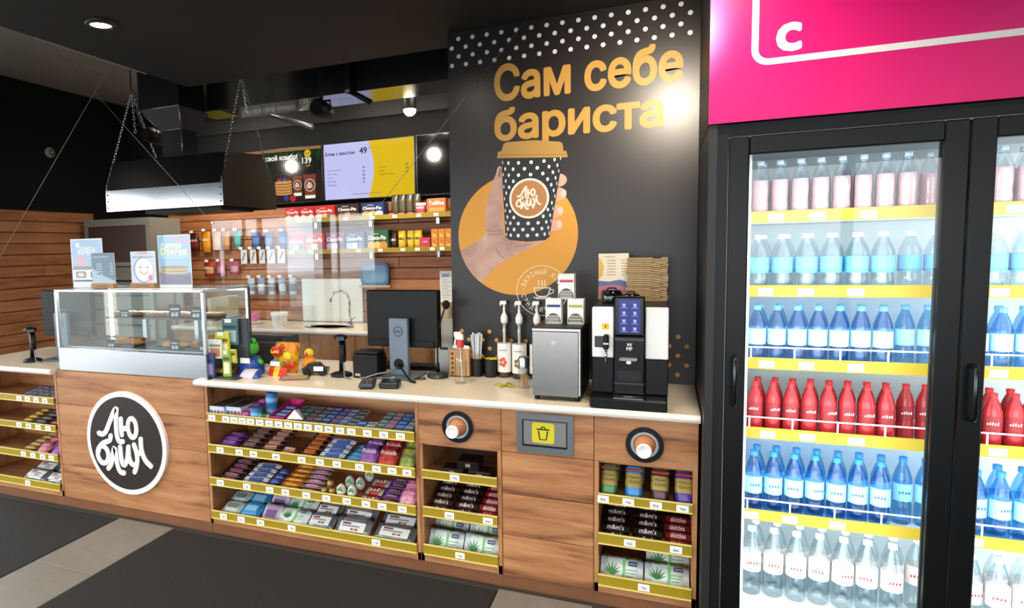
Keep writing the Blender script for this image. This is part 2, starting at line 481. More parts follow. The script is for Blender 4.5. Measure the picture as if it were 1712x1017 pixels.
# ceiling fittings
LAMPFACE = mat('#fff3dc', .4, emit=14)
def mk_down():
    o = MB().lathe([(.075, 0), (.075, -.012), (.055, -.018), (.05, -.004)], 20).build('ceiling_downlight', mat('#2a2928', .4))
    MB().lathe([(.0001, -.0085), (.05, -.0085), (.05, -.0065)], 20).build('diffuser', LAMPFACE, o)
    return tag(o, cat='light')
downs = [(-1.51, -.354, 'recessed downlight in the black ceiling above the pastry case'), (-.1, -.354, 'recessed downlight in the black ceiling above the till'), (1.3, -.62, 'recessed downlight in the black ceiling before the drinks fridge'), (1.31, -1.55, 'recessed downlight in the ceiling facing the pink fridge header'), (-.1, -1.9, 'recessed downlight over the middle carpet, away from the counter'), (-1.51, -1.9, 'recessed downlight over the tile strip, away from the counter'), (2.7, -1.55, 'recessed downlight in the ceiling past the pink header')]
for x, y, lb in downs:
    put('down', mk_down, (x, y, 2.76), lb, 'ceiling downlights')
    lamp_light(x, y, 2.73, SPOT_W*(.75 if y > 0 else 1))
for x, y, e, lb in ((-1.5, 1.98, .9, 'downlight added out of view in the high ceiling above the lit menu screen'), (-.45, 1.98, .9, 'downlight added out of view in the high ceiling behind the mural wall'), (-2.75, 1.9, .8, 'downlight added out of view in the high ceiling behind the hood')):  # unseen lamps added to brighten the back wall
    put('down', mk_down, (x, y, 3.25), lb, 'ceiling downlights')
    lamp_light(x, y, 3.21, SPOT_W*e)
def mk_spot(stem=.51):
    o = MB().lathe([(.055, 0), (.055, .15), (.03, .17)], 18).build('hanging_spotlight', BLK2)
    MB().lathe([(.0001, -.002), (.05, -.002), (.05, .004)], 18).build('lamp_face', LAMPFACE, o)
    MB().tube([(0, 0, .17), (0, 0, stem)], .008).build('stem', BLK2, o)
    MB().ball((0, 0, .0), .052, 0, 14, 8).build('bulb', mat('#fff3dc', .4, emit=40), o)
    return tag(o, cat='light')
for x, y, z, lb in ((-.85, 2.12, 2.74, 'black cylinder spotlight hanging near the dark mural wall'), (-4.18, -.44, 2.9, 'black cylinder spotlight added out of view by the side windows'), (-2.28, -1.41, 3.06, 'black cylinder spotlight added out of view over the entrance carpet')):  # window and carpet lamps are unseen, added to glint in the menu screens
    put('spot%.2f' % z, lambda: mk_spot(3.25-z), (x, y, z), lb, 'black cylinder spotlights')
    lamp_light(x, y, z-.03, SPOT_W*.7)
put('spotshort', lambda: mk_spot(.2), (1.16, -.68, 2.56), 'black cylinder spotlight under the soffit aimed at the mural', 'black cylinder spotlights')
lamp_light(1.16, -.64, 2.5, SPOT_W*2.2, ang=1.1, col=(1, .86, .68), tilt=(1.38, 0, .2))
o = MB().lathe([(.05, 0), (.05, .02), (.03, .035), (.001, .035)], 18).build('smoke_detector', mat('#8e8d8a', .5))
tag(o, 'small round smoke detector on the dark wall above the siding', 'detector')
o.rotation_euler = (0, PI/2, 0); o.location = (-4.44, 1.65, 2.62)
MB().ring((0, 0), .018, .03, 0, 0, 18).build('grille', mat('#3c3c3c'), o, M=Matrix.Translation((0, 0, .036)) @ Matrix.Rotation(-PI/2, 4, 'X'))
# mounting rail with bracket above the screens
t = thing('screen_mount_rail', 'black hanging bracket with slanted arm below the ceiling', 'bracket', (-1.04, 1.40, 0))
MB().box(-.02, -.02, 2.74, .02, .02, 3.25).build('post', BLK2, t)
MB().tube([(0, 0, 2.76), (.18, .0, 2.655)], .022, 6).build('arm', BLK2, t)
MB().lathe([(.03, 0), (.03, .02)], 12, (0, 0, 2.74)).build('bolt_plate', STEELB, t)
def mk_track():
    # can spotlight turned to the back wall: its lit face looks away from the shop
    o = thing('track_spotlight', '', 'light')
    q = Matrix.Rotation(-PI/2-.12, 4, 'X')
    mb = MB(); mb.M = q; mb.lathe([(.045, -.17), (.062, -.15), (.066, -.01), (.06, 0)], 20); mb.build('can', BLK2, o)
    mb = MB(); mb.M = q; mb.lathe([(.0001, .002), (.055, .002), (.055, .0)], 20); mb.build('lamp_face', mat('#fff3dc', .4, emit=60), o)
    MB().box(-.012, -.09, .05, .012, -.07, .645).build('hanger', BLK2, o)
    MB().tube([(-.07, -.08, .0), (-.07, -.08, .07), (.07, -.08, .07), (.07, -.08, .0)], .008, 6).build('yoke', BLK2, o)
    return o
for x, y, z, lb in ((-1.22, 1.40, 2.615, 'black can spotlight turned to the wall above the lit menu screen'), (-2.93, 1.53, 2.6, 'black can spotlight turned to the wall behind the hood duct')):
    put('track', mk_track, (x, y, z), lb, 'track spotlights turned to the wall')
    lamp_light(x, y+.02, z-.005, SPOT_W*1.1, ang=2.5, tilt=(1.2, 0, 0))
o = MB().tube([(-2.14, 2.0, 2.815), (-1.70, 2.0, 2.66)], .022, 8).build('hanging_strut', mat('#54585c', .35, .6)); tag(o, 'slanted grey metal strut under the glossy beam', 'strut')
MB().box(-2.15, 1.99, 2.81, -2.12, 2.01, 3.25).build('hanger', BLK2, o)
# ================================================================== counter furniture
def tags(parent, items, z, y=-.014, w=.047, h=.030):
    # paper price tags on a yellow strip
    for x, s in items:
        mb = MB().box(x-w/2, y-.0012, z-h/2, x+w/2, y, z+h/2)
        if s: mb.text(s, x, z-.003, h=.013, y=y-.0018, mi=1, bold=.02)
        mb.build('price_tag', [PAPER, TAGBLUE], parent)
def strip(parent, x0, x1, z0, z1, items, hz=-.004):
    s = MB().box(x0, -.014, z0, x1, -.010, z1-.003).box(x0, -.016, z1-.005, x1, -.008, z1, 1).box(x0, -.018, z0-.003, x1, -.006, z0+.002, 1).build('price_strip', [YEL, YELEDGE], parent)
    tags(s, items, (z0+z1)/2+hz)
    return s
def board(name, x0, y0, z0, x1, y1, z1, parent, m=None, c=.0015):
    # a board with its own origin so the grain runs on its own
    o = MB().cbox((x0-x1)/2, (y0-y1)/2, (z0-z1)/2, (x1-x0)/2, (y1-y0)/2, (z1-z0)/2, c).build(name, m or WOOD, parent, ((x0+x1)/2, (y0+y1)/2, (z0+z1)/2))
    return o
PLINTH = mat('#7a4d2e', .6, noise=.1, scale=9)
def rack(x0, x1, shelves, label, zt=.865, name='snack_rack', tops=None, back=.36, base=True):
    t = thing(name, label, 'display rack')
    board('side_panel', x0, 0, .064, x0+.018, back, zt, t, WOODV)
    board('side_panel', x1-.018, 0, .064, x1, back, zt, t, WOODV)
    board('back_panel', x0+.018, back-.012, .064, x1-.018, back, zt, t)
    board('bottom_rail', x0, 0, .064, x1, .018, .104, t)
    MB().box(x0, .012, 0, x1, .03, .064).build('plinth', PLINTH, t)
    for z0, z1, zs, items in shelves:
        board('shelf', x0+.018, .0, zs-.016, x1-.018, back-.012, zs, t)
        strip(t, x0+.018, x1-.018, z0, z1, items)
    return t
P1 = ['67р', '', '87р', '119р', '107р', '75р', '65р', '43р', '46р', '43р', '46р', '45р', '43р', '46р', '45р', '55р', '45р', '55р', '57р']
def spread_tags(xs, ss): return list(zip(xs, ss))
rack(-1.29, 0, [
    (.670, .715, .688, spread_tags([-1.235, -1.14, -1.085, -1.03, -.975, -.915, -.855, -.795, -.735, -.675, -.615, -.55, -.49, -.425, -.36, -.27, -.18, -.09], ['67р', '87р', '119р', '107р', '75р', '65р', '43р', '46р', '43р', '45р', '46р', '43р', '46р', '45р', '55р', '45р', '55р', '57р'])),
    (.490, .535, .508, spread_tags([-1.19, -1.06, -.965, -.82, -.66, -.55, -.45, -.32, -.225, -.14, -.06], ['79р', '64р', '54р', '48р', '54р', '54р', '54р', '57р', '75р', '75р', '78р'])),
    (.300, .345, .318, spread_tags([-1.2, -1.02, -.87, -.77, -.64, -.52, -.40, -.29, -.20, -.09], ['54р', '54р', '57р', '45р', '67р', '57р', '119р', '94р', '54р', '57р'])),
    (.105, .150, .123, spread_tags([-1.19, -1.07, -.94, -.74, -.24], ['57р', '67р', '99р', '73р', '114р']))],
    'long wooden snack rack with four yellow-edged shelves below the till')
rack(-3.3, -2.464, [
    (.675, .715, .688, spread_tags([-2.80, -2.72, -2.64, -2.56], ['43р', '45р', '46р', '43р'])), (.495, .535, .508, spread_tags([-2.82, -2.73, -2.64, -2.55], ['54р', '48р', '54р', '57р'])),
    (.30, .345, .318, spread_tags([-2.8, -2.71, -2.62, -2.54], ['54р', '75р', '78р', '54р'])), (.105, .150, .123, spread_tags([-2.78], ['114р']))],
    'wooden snack rack at the far end beyond the round sign')
# cabinet with the round sign
t = thing('sign_cabinet', 'wooden counter cabinet carrying the big round sign under the pastry case', 'cabinet')
MB().box(-2.462, .022, .064, -1.292, .6, .893).build('body', DARKBACK, t)
MB().box(-2.462, .012, 0, -1.292, .03, .064).build('plinth', PLINTH, t)
for z0, z1 in ((.064, .275), (.275, .475), (.475, .675), (.675, .893)):
    board('plank', -2.462, 0, z0+.0002, -1.292, .022, z1-.0002, t, c=.004)
SIGN = [[(-.644, .149), (-.549, .137), (-.457, .2), (-.352, .375), (-.219, .606), (-.143, .667), (-.168, .521), (-.184, .324), (-.175, .127), (-.124, .032), (-.038, .038)],
        [(-.051, .476), (-.057, .311), (-.048, .171)], [(-.054, .279), (.111, .314)],
        [(-.34, .121), (-.375, .029), (-.533, -.032), (-.644, -.121), (-.702, -.26)],
        [(-.454, -.53), (-.381, -.451), (-.327, -.311), (-.267, -.105), (-.232, -.235), (-.219, -.41), (-.159, -.559), (-.06, -.581)],
        [(-.114, -.079), (-.108, -.222), (-.092, -.362), (-.035, -.422), (.044, -.314), (.095, -.057)], [(.095, -.057), (.095, -.244), (.127, -.349), (.181, -.387)],
        [(.241, 0), (.295, -.156), (.302, -.289), (.26, -.444), (.216, -.527)], [(.416, .127), (.419, -.079), (.495, -.267), (.625, -.371)], [(.295, -.178), (.41, -.124)]]
SRING = [((.219, .324), .105, .185, .092), ((-.571, -.27), .14, .17, .098)]
def smooth_path(pts, n=3):
    # Catmull-Rom through the points
    P = [Vector(p) for p in pts]; P = [P[0]*2-P[1]] + P + [P[-1]*2-P[-2]]; out = []
    for i in range(1, len(P)-2):
        for k in range(n):
            t = k/n
            out.append(.5*((2*P[i])+(P[i+1]-P[i-1])*t+(2*P[i-1]-5*P[i]+4*P[i+1]-P[i+2])*t*t+(3*P[i]-P[i-1]-3*P[i+1]+P[i+2])*t**3))
    return [tuple(p) for p in out] + [tuple(P[-2])]
def logo(mb, cx, cz, R, y0, y1, mi, w=.125):
    for s in SIGN: mb.stroke([(cx+a*R, cz+b*R) for a, b in smooth_path(s)], w*R, y0, y1, mi)
    for (a, b), rx, rz, ww in SRING:
        mb.stroke([(cx+(a+rx*math.cos(2*PI*k/20))*R, cz+(b+rz*math.sin(2*PI*k/20))*R) for k in range(20)], ww*R, y0, y1, mi, True)
t = thing('round_sign', 'big round dark sign with white rim and white brush lettering on the cabinet', 'sign', (-1.885, 0, .48))
MB().prism([(.315*math.cos(2*PI*k/56), .315*math.sin(2*PI*k/56)) for k in range(56)], -.022, -.001, 'y').build('rim_disc', mat('#f1f0ee', .4), t)
MB().prism([(.284*math.cos(2*PI*k/56), .284*math.sin(2*PI*k/56)) for k in range(56)], -.026, -.020, 'y').build('dark_disc', mat('#2a201d', .45), t)
mb = MB(); logo(mb, 0, 0, .315, -.0325, -.026, 0, .098); mb.build('lettering', mat('#f4f4f2', .4), t)
# narrow units under the coffee corner
def dispenser_panel(t, x0, x1, z0=.66, z1=.866): return board('top_panel', x0, 0, z0, x1, .02, z1, t)
def narrow(x0, x1, shelves, label):
    t = thing('snack_cabinet', label, 'display rack')
    dispenser_panel(t, x0+.001, x1-.001)
    board('side_panel', x0+.001, .0, .064, x0+.02, .36, .66, t, WOODV); board('side_panel', x1-.02, .0, .064, x1-.001, .36, .66, t, WOODV)
    MB().box(x0+.02, .345, .064, x1-.02, .357, .66).build('back_panel', DARKBACK, t)
    board('ceiling_board', x0+.02, .02, .648, x1-.02, .345, .66, t)
    board('bottom_rail', x0+.001, 0, .064, x1-.001, .018, .107, t)
    MB().box(x0, .012, 0, x1, .03, .064).build('plinth', PLINTH, t)
    for z0, z1, zs, items in shelves:
        board('shelf', x0+.02, 0, zs-.014, x1-.02, .345, zs, t)
        strip(t, x0+.02, x1-.02, z0, z1, items)
    return t
narrow(0, .41, [(.495, .535, .510, [(.185, '143р')]), (.303, .350, .322, [(.155, '62р'), (.345, '66р')]), (.108, .158, .128, [(.205, '73р')])], 'narrow wooden snack cabinet between the long rack and the bin')
narrow(.822, 1.236, [(.482, .522, .497, [(.862, '82р'), (.965, '76р'), (1.075, '82р'), (1.178, '76р')]), (.296, .344, .315, [(.972, '62р'), (1.155, '66р')]), (.105, .155, .125, [(1.03, '73р')])], 'narrow wooden snack cabinet beside the drinks fridge')
t = thing('bin_cabinet', 'wooden plank cabinet with a steel litter flap', 'cabinet')
board('plank', .411, 0, .661, .821, .02, .866, t, c=.002)
for z0, z1 in ((.064, .261), (.262, .459), (.460, .659)): board('plank', .411, 0, z0-.0002, .821, .02, z1+.0002, t, c=.004)
MB().box(.412, .02, .064, .82, .36, .864).build('body', DARKBACK, t)
MB().box(.411, .012, 0, .821, .03, .064).build('plinth', PLINTH, t)
fl = MB().box(.483, -.008, .669, .735, 0, .699).box(.483, -.008, .822, .735, 0, .851).box(.483, -.008, .699, .509, 0, .822).box(.709, -.008, .699, .735, 0, .822).build('flap_frame', mat('#7f8489', .35, .9), t)
MB().box(.509, -.001, .699, .709, 0, .822).build('recess', BLACK, fl)
MB().cbox(.513, -.006, .706, .705, -.0015, .818, .002).build('flap', mat('#8b8a86', .4, .8), fl)
def rrect(x0, z0, x1, z1, r, n=4):
    out = []
    for cx, cz, a0 in ((x1-r, z1-r, 0), (x0+r, z1-r, PI/2), (x0+r, z0+r, PI), (x1-r, z0+r, 1.5*PI)):
        for k in range(n+1):
            a = a0 + PI/2*k/n; out.append((cx+r*math.cos(a), cz+r*math.sin(a)))
    return out
mb = MB().prism(rrect(.553, .718, .652, .811, .012), -.0072, -.0062, 'y')
mb.stroke([(.583, .772), (.588, .735), (.617, .735), (.622, .772)], .006, -.0082, -.0072, 1).stroke([(.576, .781), (.629, .781)], .006, -.0082, -.0072, 1)
mb.stroke([(.593+.0095+.0095*math.cos(PI*k/6), .784+.009*math.sin(PI*k/6)) for k in range(7)], .005, -.0082, -.0072, 1)
mb.build('bin_sticker', [mat('#d3c81c', .5), mat('#14130f', .5)], fl)
# cup dispensers and the cups sticking out of them
def mk_disp():
    t = thing('cup_dispenser', '', 'cup dispenser')
    MB().ring((0, 0), .056, .076, -.012, 0, 36, .014).build('flange', mat('#10151a', .25), t)
    MB().ring((0, 0), .045, .057, -.006, 0, 36, .004).build('membrane', mat('#aeb6bc', .4), t)
    mb = MB()
    for k in range(3): mb.disc((.02*math.cos(PI*(.35+.15*k))*3.3, .066*math.sin(PI*(.35+.15*k))), .002, -.0128, 0, 8)
    mb.build('screw_heads', CHROME, t)
    return t
CUPPR = mat('#c9814e', .55)
def mk_cup():
    # axis along -Y, rim inside the dispenser and base outside
    o = thing('paper_cup', '', 'paper cup')
    mb = MB(); mb.M = Matrix.Rotation(PI/2, 4, 'X')
    mb.lathe([(.044, -.01), (.0425, .0), (.034, .062), (.030, .085), (.028, .094)], 24); mb.build('cup_wall', CUPPR, o)
    mb = MB(); mb.M = Matrix.Rotation(PI/2, 4, 'X')
    mb.lathe([(.0305, .083), (.0285, .0975), (.025, .0975), (.024, .0962), (.0001, .0962)], 24); mb.build('cup_base', mat('#f4f3f0', .5), o)
    mb = MB(); mb.M = Matrix.Rotation(PI/2, 4, 'X')
    for j in range(6):
        z = .012 + j*.012; r = .0428 - (z)*.143 + .0004
        for i in range(18):
            a = 2*PI*(i+.5*(j % 2))/18
            c = Vector((r*math.cos(a), r*math.sin(a), z)); tx = Vector((-math.sin(a), math.cos(a), 0)); tz = Vector((0, 0, 1)); s = .0034
            mb.add([c+tx*s, c+tz*s, c-tx*s, c-tz*s], [(0, 1, 2, 3)])
    mb.build('dot_pattern', mat('#f3e9dc', .5), o)
    return o
for x, z, n in ((.2015, .7585, 'narrow cabinet next to the long rack'), (1.028, .7525, 'narrow cabinet next to the drinks fridge')):
    put('disp', mk_disp, (x, 0, z), 'round black cup dispenser in the ' + n, 'cup dispensers in the counter')
    put('pcup', mk_cup, (x, 0, z-.002), 'orange dotted paper cup in the ' + n, 'dispensed paper cups')
# worktops
def worktop(poly, z0, z1, label, edge_y=-.04):
    t = thing('worktop', label, 'worktop')
    MB().prism(poly, z0, z1, 'z').build('slab', TOP, t)
    xs = [p[0] for p in poly if p[1] <= edge_y+.001]
    pr = [(edge_y+.001, z0), (edge_y-.010, z0+.006), (edge_y-.014, (z0+z1)/2), (edge_y-.010, z1-.006), (edge_y+.001, z1)]
    MB().prism(pr, min(xs), max(xs), 'x', smooth=False).build('rounded_edge', TOPEDGE, t)
    return t
worktop([(-1.335, -.026), (-.006, -.026), (-.006, .735), (-1.25, .735), (-1.25, -.004), (-1.335, -.004)], .866, .9, 'long cream worktop under the till and candy toys', -.026)
worktop([(-.005, -.026), (1.24, -.026), (1.24, .572), (-.005, .572)], .866, .9, 'cream worktop under the coffee machine and syrups', -.026)
worktop([(-3.4, -.026), (-2.47, -.026), (-2.47, .7), (-3.4, .7)], .866, .9, 'cream worktop at the far end beyond the pastry case', -.026)
t = thing('counter_body', 'plain wooden cabinet backing behind the long snack rack', 'cabinet')
MB().box(-1.25, .365, 0, -.006, .70, .864).build('carcass', DARKBACK, t)
# ================================================================== mural
MY = .5745
t = thing('wall_mural', 'tall dark printed wall panel with gold lettering and a hand holding a cup', 'mural')
DARKPR = mat('#1d1614', .33, spec=.5)
MB().box(-.004, MY-.0045, .9, 1.242, MY, 2.758).build('panel', DARKPR, t)
y = MY-.005
L0 = lambda k: y - .0004*k
GOLD = mat('#b1873f', .38, spec=.3); ORANGE = mat('#cf9238', .38, spec=.3)
DOTW = mat('#c9d3da', .4)
mb = MB()
for j, z in enumerate((2.585, 2.6305, 2.676, 2.7215)):
    x = .02 if j % 2 == 0 else .058
    while x < 1.235:
        mb.disc((x, z), .0115, L0(1), 0, 12); x += .0785
mb.build('dot_pattern', DOTW, t)['kind'] = 'stuff'
mb = MB()
for j, z in enumerate((1.137, 1.0905, 1.043, .9955, .947)):
    x = (.05 if j % 2 == 0 else .09)
    while x < 1.24:
        if not (j == 0 and (.1 < x < .15 or .25 < x < 1.1)): mb.disc((x, z), .0115, L0(1), 0, 12)
        x += .0795
mb.build('dot_pattern', ORANGE, t)['kind'] = 'stuff'
mb = MB().text('Сам себе', .711, 2.462, w=.905, h=.178, y=L0(1), bold=.034); mb.build('lettering', GOLD, t)
mb = MB().text('бариста', .668, 2.226, w=.82, h=.20, y=L0(1), bold=.034); mb.build('lettering', GOLD, t)
MB().disc((.362, 1.662), .322, L0(1), 0, 64).build('round_print', ORANGE, t)
def skin(name, a, b):
    m = bpy.data.materials.new(name); m.use_nodes = True; nt = m.node_tree; N = nt.nodes.new; L = nt.links.new; bs = nt.nodes['Principled BSDF']
    tc = N('ShaderNodeTexCoord'); n = N('ShaderNodeTexNoise'); n.inputs['Scale'].default_value = 9; n.inputs['Detail'].default_value = 5
    r = N('ShaderNodeValToRGB'); r.color_ramp.elements[0].color = lin(a); r.color_ramp.elements[1].color = lin(b); r.color_ramp.elements[0].position = .3; r.color_ramp.elements[1].position = .7
    L(tc.outputs['Object'], n.inputs['Vector']); L(n.outputs['Fac'], r.inputs['Fac']); L(r.outputs['Color'], bs.inputs['Base Color']); bs.inputs['Roughness'].default_value = .38
    return m
SKIN = skin('printed_skin', '#9a7164', '#c39d8c'); SKIN2 = mat('#cf9c84', .38); SKIND = mat('#7d5850', .4); NAIL = mat('#e0b7a4', .38)
HAND = [(.276, 2.031), (.293, 2.025), (.309, 2.01), (.31, 1.978), (.3, 1.942), (.291, 1.895), (.29, 1.831), (.29, 1.757), (.294, 1.682), (.308, 1.644), (.396, 1.623), (.481, 1.625), (.533, 1.637), (.502, 1.62), (.439, 1.592), (.374, 1.562), (.287, 1.521), (.22, 1.467), (.168, 1.410), (.118, 1.455), (.079, 1.513), (.050, 1.582), (.109, 1.613), (.166, 1.648), (.192, 1.674), (.195, 1.717), (.196, 1.793), (.208, 1.857), (.226, 1.92), (.243, 1.961), (.257, 1.992), (.265, 2.023)]
h = MB()
# the outline is concave: two convex-ish strips keep the fill clean
h.add([(p[0], L0(2), p[1]) for p in HAND], [tuple(range(len(HAND)))])
hand = h.build('hand_print', SKIN, t)
mb = MB()
for a, b, c in (((.588, 1.937), .040, .033), ((.583, 1.866), .043, .034), ((.562, 1.779), .049, .032), ((.556, 1.707), .049, .031)): mb.disc(a, c, L0(2), 0, 24, b)
mb.build('fingertip_print', SKIN2, hand)
mb = MB()
for a, b in ((.612, 1.868), (.596, 1.78), (.590, 1.710)): mb.disc((a, b), .021, L0(3), 0, 18, .014)
mb.build('nail_print', NAIL, hand)
MB().add([(p[0], L0(3), p[1]) for p in [(.276, 2.022), (.286, 2.012), (.283, 1.985), (.272, 1.965), (.266, 1.985)]], [(0, 1, 2, 3, 4)]).build('nail_print', SKIND, hand)
mb = MB()
for pts in ([(.205, 1.675), (.25, 1.668), (.29, 1.672)], [(.2, 1.69), (.25, 1.685), (.288, 1.69)], [(.25, 1.60), (.27, 1.56), (.30, 1.535)], [(.36, 1.60), (.40, 1.605), (.44, 1.61)]): mb.stroke(smooth_path(pts), .005, L0(2.4), L0(2), 0)
mb.build('crease_print', mat('#8d685c', .4), hand)
CUPD = mat('#0c0c10', .38)
CUP = [(.285, 2.069), (.607, 2.045), (.539, 1.648), (.518, 1.631), (.423, 1.625), (.326, 1.637), (.305, 1.651)]
cup = MB().add([(p[0], L0(4), p[1]) for p in CUP], [tuple(range(len(CUP)))]).build('cup_print', CUPD, t)
mb = MB()
for j in range(14):
    z = 2.045 - j*.0318
    tt = (2.055-z)/.42; xl = .288+.02*tt; xr = .604-.068*tt; xc = (xl+xr)/2; hw = (xr-xl)/2
    n = 3.5
    for i in range(-4, 5):
        a = (i + (.5 if j % 2 else 0))/n*PI/2*.98
        if abs(a) > PI/2*.97: continue
        x = xc + hw*math.sin(a)
        if (x-.433)**2 + (z-1.852)**2 < .108**2 or z < 1.64: continue
        mb.disc((x, z+.012*(1-math.cos(a))-.006), .0095, L0(5), 0, 12, .0095*max(.25, math.cos(a)))
mb.build('dot_pattern', mat('#d8d6d4', .4), cup)['kind'] = 'stuff'
LID = [(.263, 2.074), (.269, 2.107), (.288, 2.108), (.299, 2.144), (.315, 2.153), (.464, 2.151), (.597, 2.131), (.607, 2.12), (.611, 2.085), (.626, 2.082), (.633, 2.05)]
MB().add([(p[0], L0(5), p[1]) for p in LID], [tuple(range(len(LID)))]).build('lid_print', mat('#a07c38', .35), cup)
MB().stroke([(.27, 2.090), (.63, 2.066)], .004, L0(6), L0(5), 0).build('lid_line_print', mat('#876528', .4), cup)
mb = MB().disc((.433, 1.852), .105, L0(6), 1, 40).disc((.433, 1.852), .094, L0(7), 0, 40); logo(mb, .433, 1.852, .094, L0(8), L0(7), 1, .10); mb.build('logo_print', [mat('#a8713c', .4), mat('#e6dccb', .4)], cup)
# round stamp
mb = MB().ring((.4965, 1.364), .1315, .1345, L0(3), 0, 56)
def arc_text(mb, s, R, a0, step, inward=False):
    for i, ch in enumerate(s):
        if ch == ' ': continue
        a = a0 - i*step if not inward else a0 + i*step
        c = Vector((.4965 + R*math.cos(a), 1.364 + R*math.sin(a)))
        v, f = text_mesh(ch, .0); x0 = min(p[0] for p in v); x1 = max(p[0] for p in v)
        rot = a - PI/2 if not inward else a + PI/2
        cs, sn = math.cos(rot), math.sin(rot)
        P = []
        for p in v:
            u, w = (p[0]-(x0+x1)/2)*.026, (p[1]-.36)*.036
            P.append((c.x+u*cs-w*sn, L0(3), c.y+u*sn+w*cs))
        mb.add(P, f)
arc_text(mb, '-ВКУСНЫЙ КОФЕ-', .1, PI*.97, .236)
arc_text(mb, 'СЭНДВИЧИ', .1, PI*1.09, .25, True)
mb.build('stamp_print', mat('#e8dcc6', .4), t)
mb = MB().stroke([(.454, 1.379), (.542, 1.379)], .005, L0(4), L0(3)).stroke(smooth_path([(.456, 1.378), (.462, 1.352), (.477, 1.335), (.520, 1.335), (.534, 1.352), (.540, 1.378)]), .005, L0(4), L0(3))
mb.stroke(smooth_path([(.541, 1.37), (.558, 1.368), (.556, 1.355), (.535, 1.345)]), .004, L0(4), L0(3)).stroke([(.453, 1.328), (.542, 1.328)], .004, L0(4), L0(3)).stroke([(.465, 1.321), (.53, 1.321)], .004, L0(4), L0(3))
for x in (.480, .497, .513): mb.stroke(smooth_path([(x, 1.39), (x+.004, 1.398), (x-.003, 1.408), (x+.002, 1.418)]), .0045, L0(4), L0(3))
mb.build('cup_icon_print', mat('#e8dcc6', .4), t)
# ================================================================== pastry case
X0, X1, YB = -2.425, -1.264, .43
t = thing('pastry_case', 'glass pastry display case with steel base on the sign cabinet', 'display case')
MB().cbox(X0, .0, .895, X1, YB, 1.04, .004).build('base', mat('#c3c7cb', .25, 1.), t)
FR = mat('#b7bbbf', .3, 1.)
GLASS_ = GLASS; GLASS = CASEGL
for (x, yy) in ((X0, 0), (X1-.018, 0), (X0, YB-.02), (X1-.02, YB-.02)):
    MB().box(x, yy, 1.04, x+.018, yy+.018, 1.395).build('corner_post', FR if x < -2 or yy < .1 else mat('#2d2f31', .4), t)
top = MB().box(X0, 0, 1.390, X1, .02, 1.402).box(X0, YB-.02, 1.390, X1, YB, 1.402).box(X0, .02, 1.390, X0+.02, YB-.02, 1.402).box(X1-.02, .02, 1.390, X1, YB-.02, 1.402).build('top_frame', FR, t)
MB().box(X0+.02, .02, 1.3945, X1-.02, YB-.02, 1.4005).build('top_glass', GLASS, t)
MB().box(X0+.018, .002, 1.045, X1-.018, .007, 1.39).build('front_glass', GLASS, t)
MB().box(X1-.008, .018, 1.045, X1-.003, YB-.02, 1.39).build('side_glass', GLASS, t)
MB().box(X0+.003, .018, 1.045, X0+.008, YB-.02, 1.39).build('side_glass', GLASS, t)
for a, b in ((X0+.02, -1.86), (-1.84, X1-.02)): MB().box(a, YB-.012, 1.045, b, YB-.008, 1.39).build('sliding_door', GLASS, t)
MB().box(X0+.02, .04, 1.0405, X1-.02, YB-.03, 1.046).build('deck', mat('#8a9093', .3, .8), t)
MB().box(X0+.25, .12, 1.216, X1-.02, YB-.03, 1.222).build('glass_shelf', mat('#5d6f6b', .1, trans=.4), t)
MB().box(-1.60, .30, 1.046, -1.57, .33, 1.216).build('shelf_support', FR, t)
MB().box(-2.02, .30, 1.046, -1.99, .33, 1.216).build('shelf_support', FR, t)
LT = mat('#fff6e6', .4, emit=6)
MB().box(X1-.014, YB-.032, 1.10, X1-.009, YB-.022, 1.385).build('light_strip', LT, t)
MB().box(X0+.03, YB-.035, 1.376, X1-.03, YB-.024, 1.386).build('light_tube', LT, t)
MB().box(X0+.012, YB-.030, 1.06, X0+.04, YB-.022, 1.385).build('light_strip', LT, t)
cl = bpy.data.lights.new('case_light', 'AREA'); cl.shape = 'RECTANGLE'; cl.size = 1.0; cl.size_y = .03; cl.energy = 3.5; cl.color = (1, .95, .86)
co = bpy.data.objects.new('case_light', cl); COL.objects.link(co); co.location = (-1.84, YB-.05, 1.37); co.rotation_euler = (-.35, 0, 0)
GLASS = GLASS_
# pastries
PIE = [mat('#a9702f', .5, noise=.35, scale=40, bump=.6), mat('#8a4f22', .5, noise=.4, scale=50, bump=.6), mat('#b98a4c', .6, noise=.3, scale=45, bump=.5)]
def mk_bun(i, w, d, h):
    def f():
        o = MB().ball((0, 0, h*.35), 1, 0, 14, 8, (w, d, h*.65)).build('pastry', PIE[i]); tag(o, cat='pastry')
        mb = MB()
        for k in range(4):
            a = -.6+.4*k
            mb.tube([(a*w, -d*.55, h*.78), (a*w*.9, 0, h*1.0), (a*w, d*.55, h*.78)], h*.13, 6)
        mb.build('glaze_lattice', mat('#c58b3d', .4), o)
        return o
    return f
def mk_tray(w):
    def f():
        o = MB().box(-w/2, -.1, 0, w/2, .1, .004).box(-w/2, -.1, .004, w/2, -.096, .012).box(-w/2, .096, .004, w/2, .1, .012).box(-w/2, -.096, .004, -w/2+.004, .096, .012).box(w/2-.004, -.096, .004, w/2, .096, .012).build('pastry_tray', mat('#3a3f41', .35, .6))
        return tag(o, cat='tray')
    return f
for x, yy, lb in ((-1.98, .17, 'shallow dark tray of puff pastries on the case deck'), (-1.62, .17, 'shallow dark tray of flat pies on the case deck'), (-1.40, .17, 'shallow dark tray of sugared buns at the end of the case deck')):
    put('tray%.0f' % 3, mk_tray(.2), (x, yy, 1.046), lb, 'pastry trays')
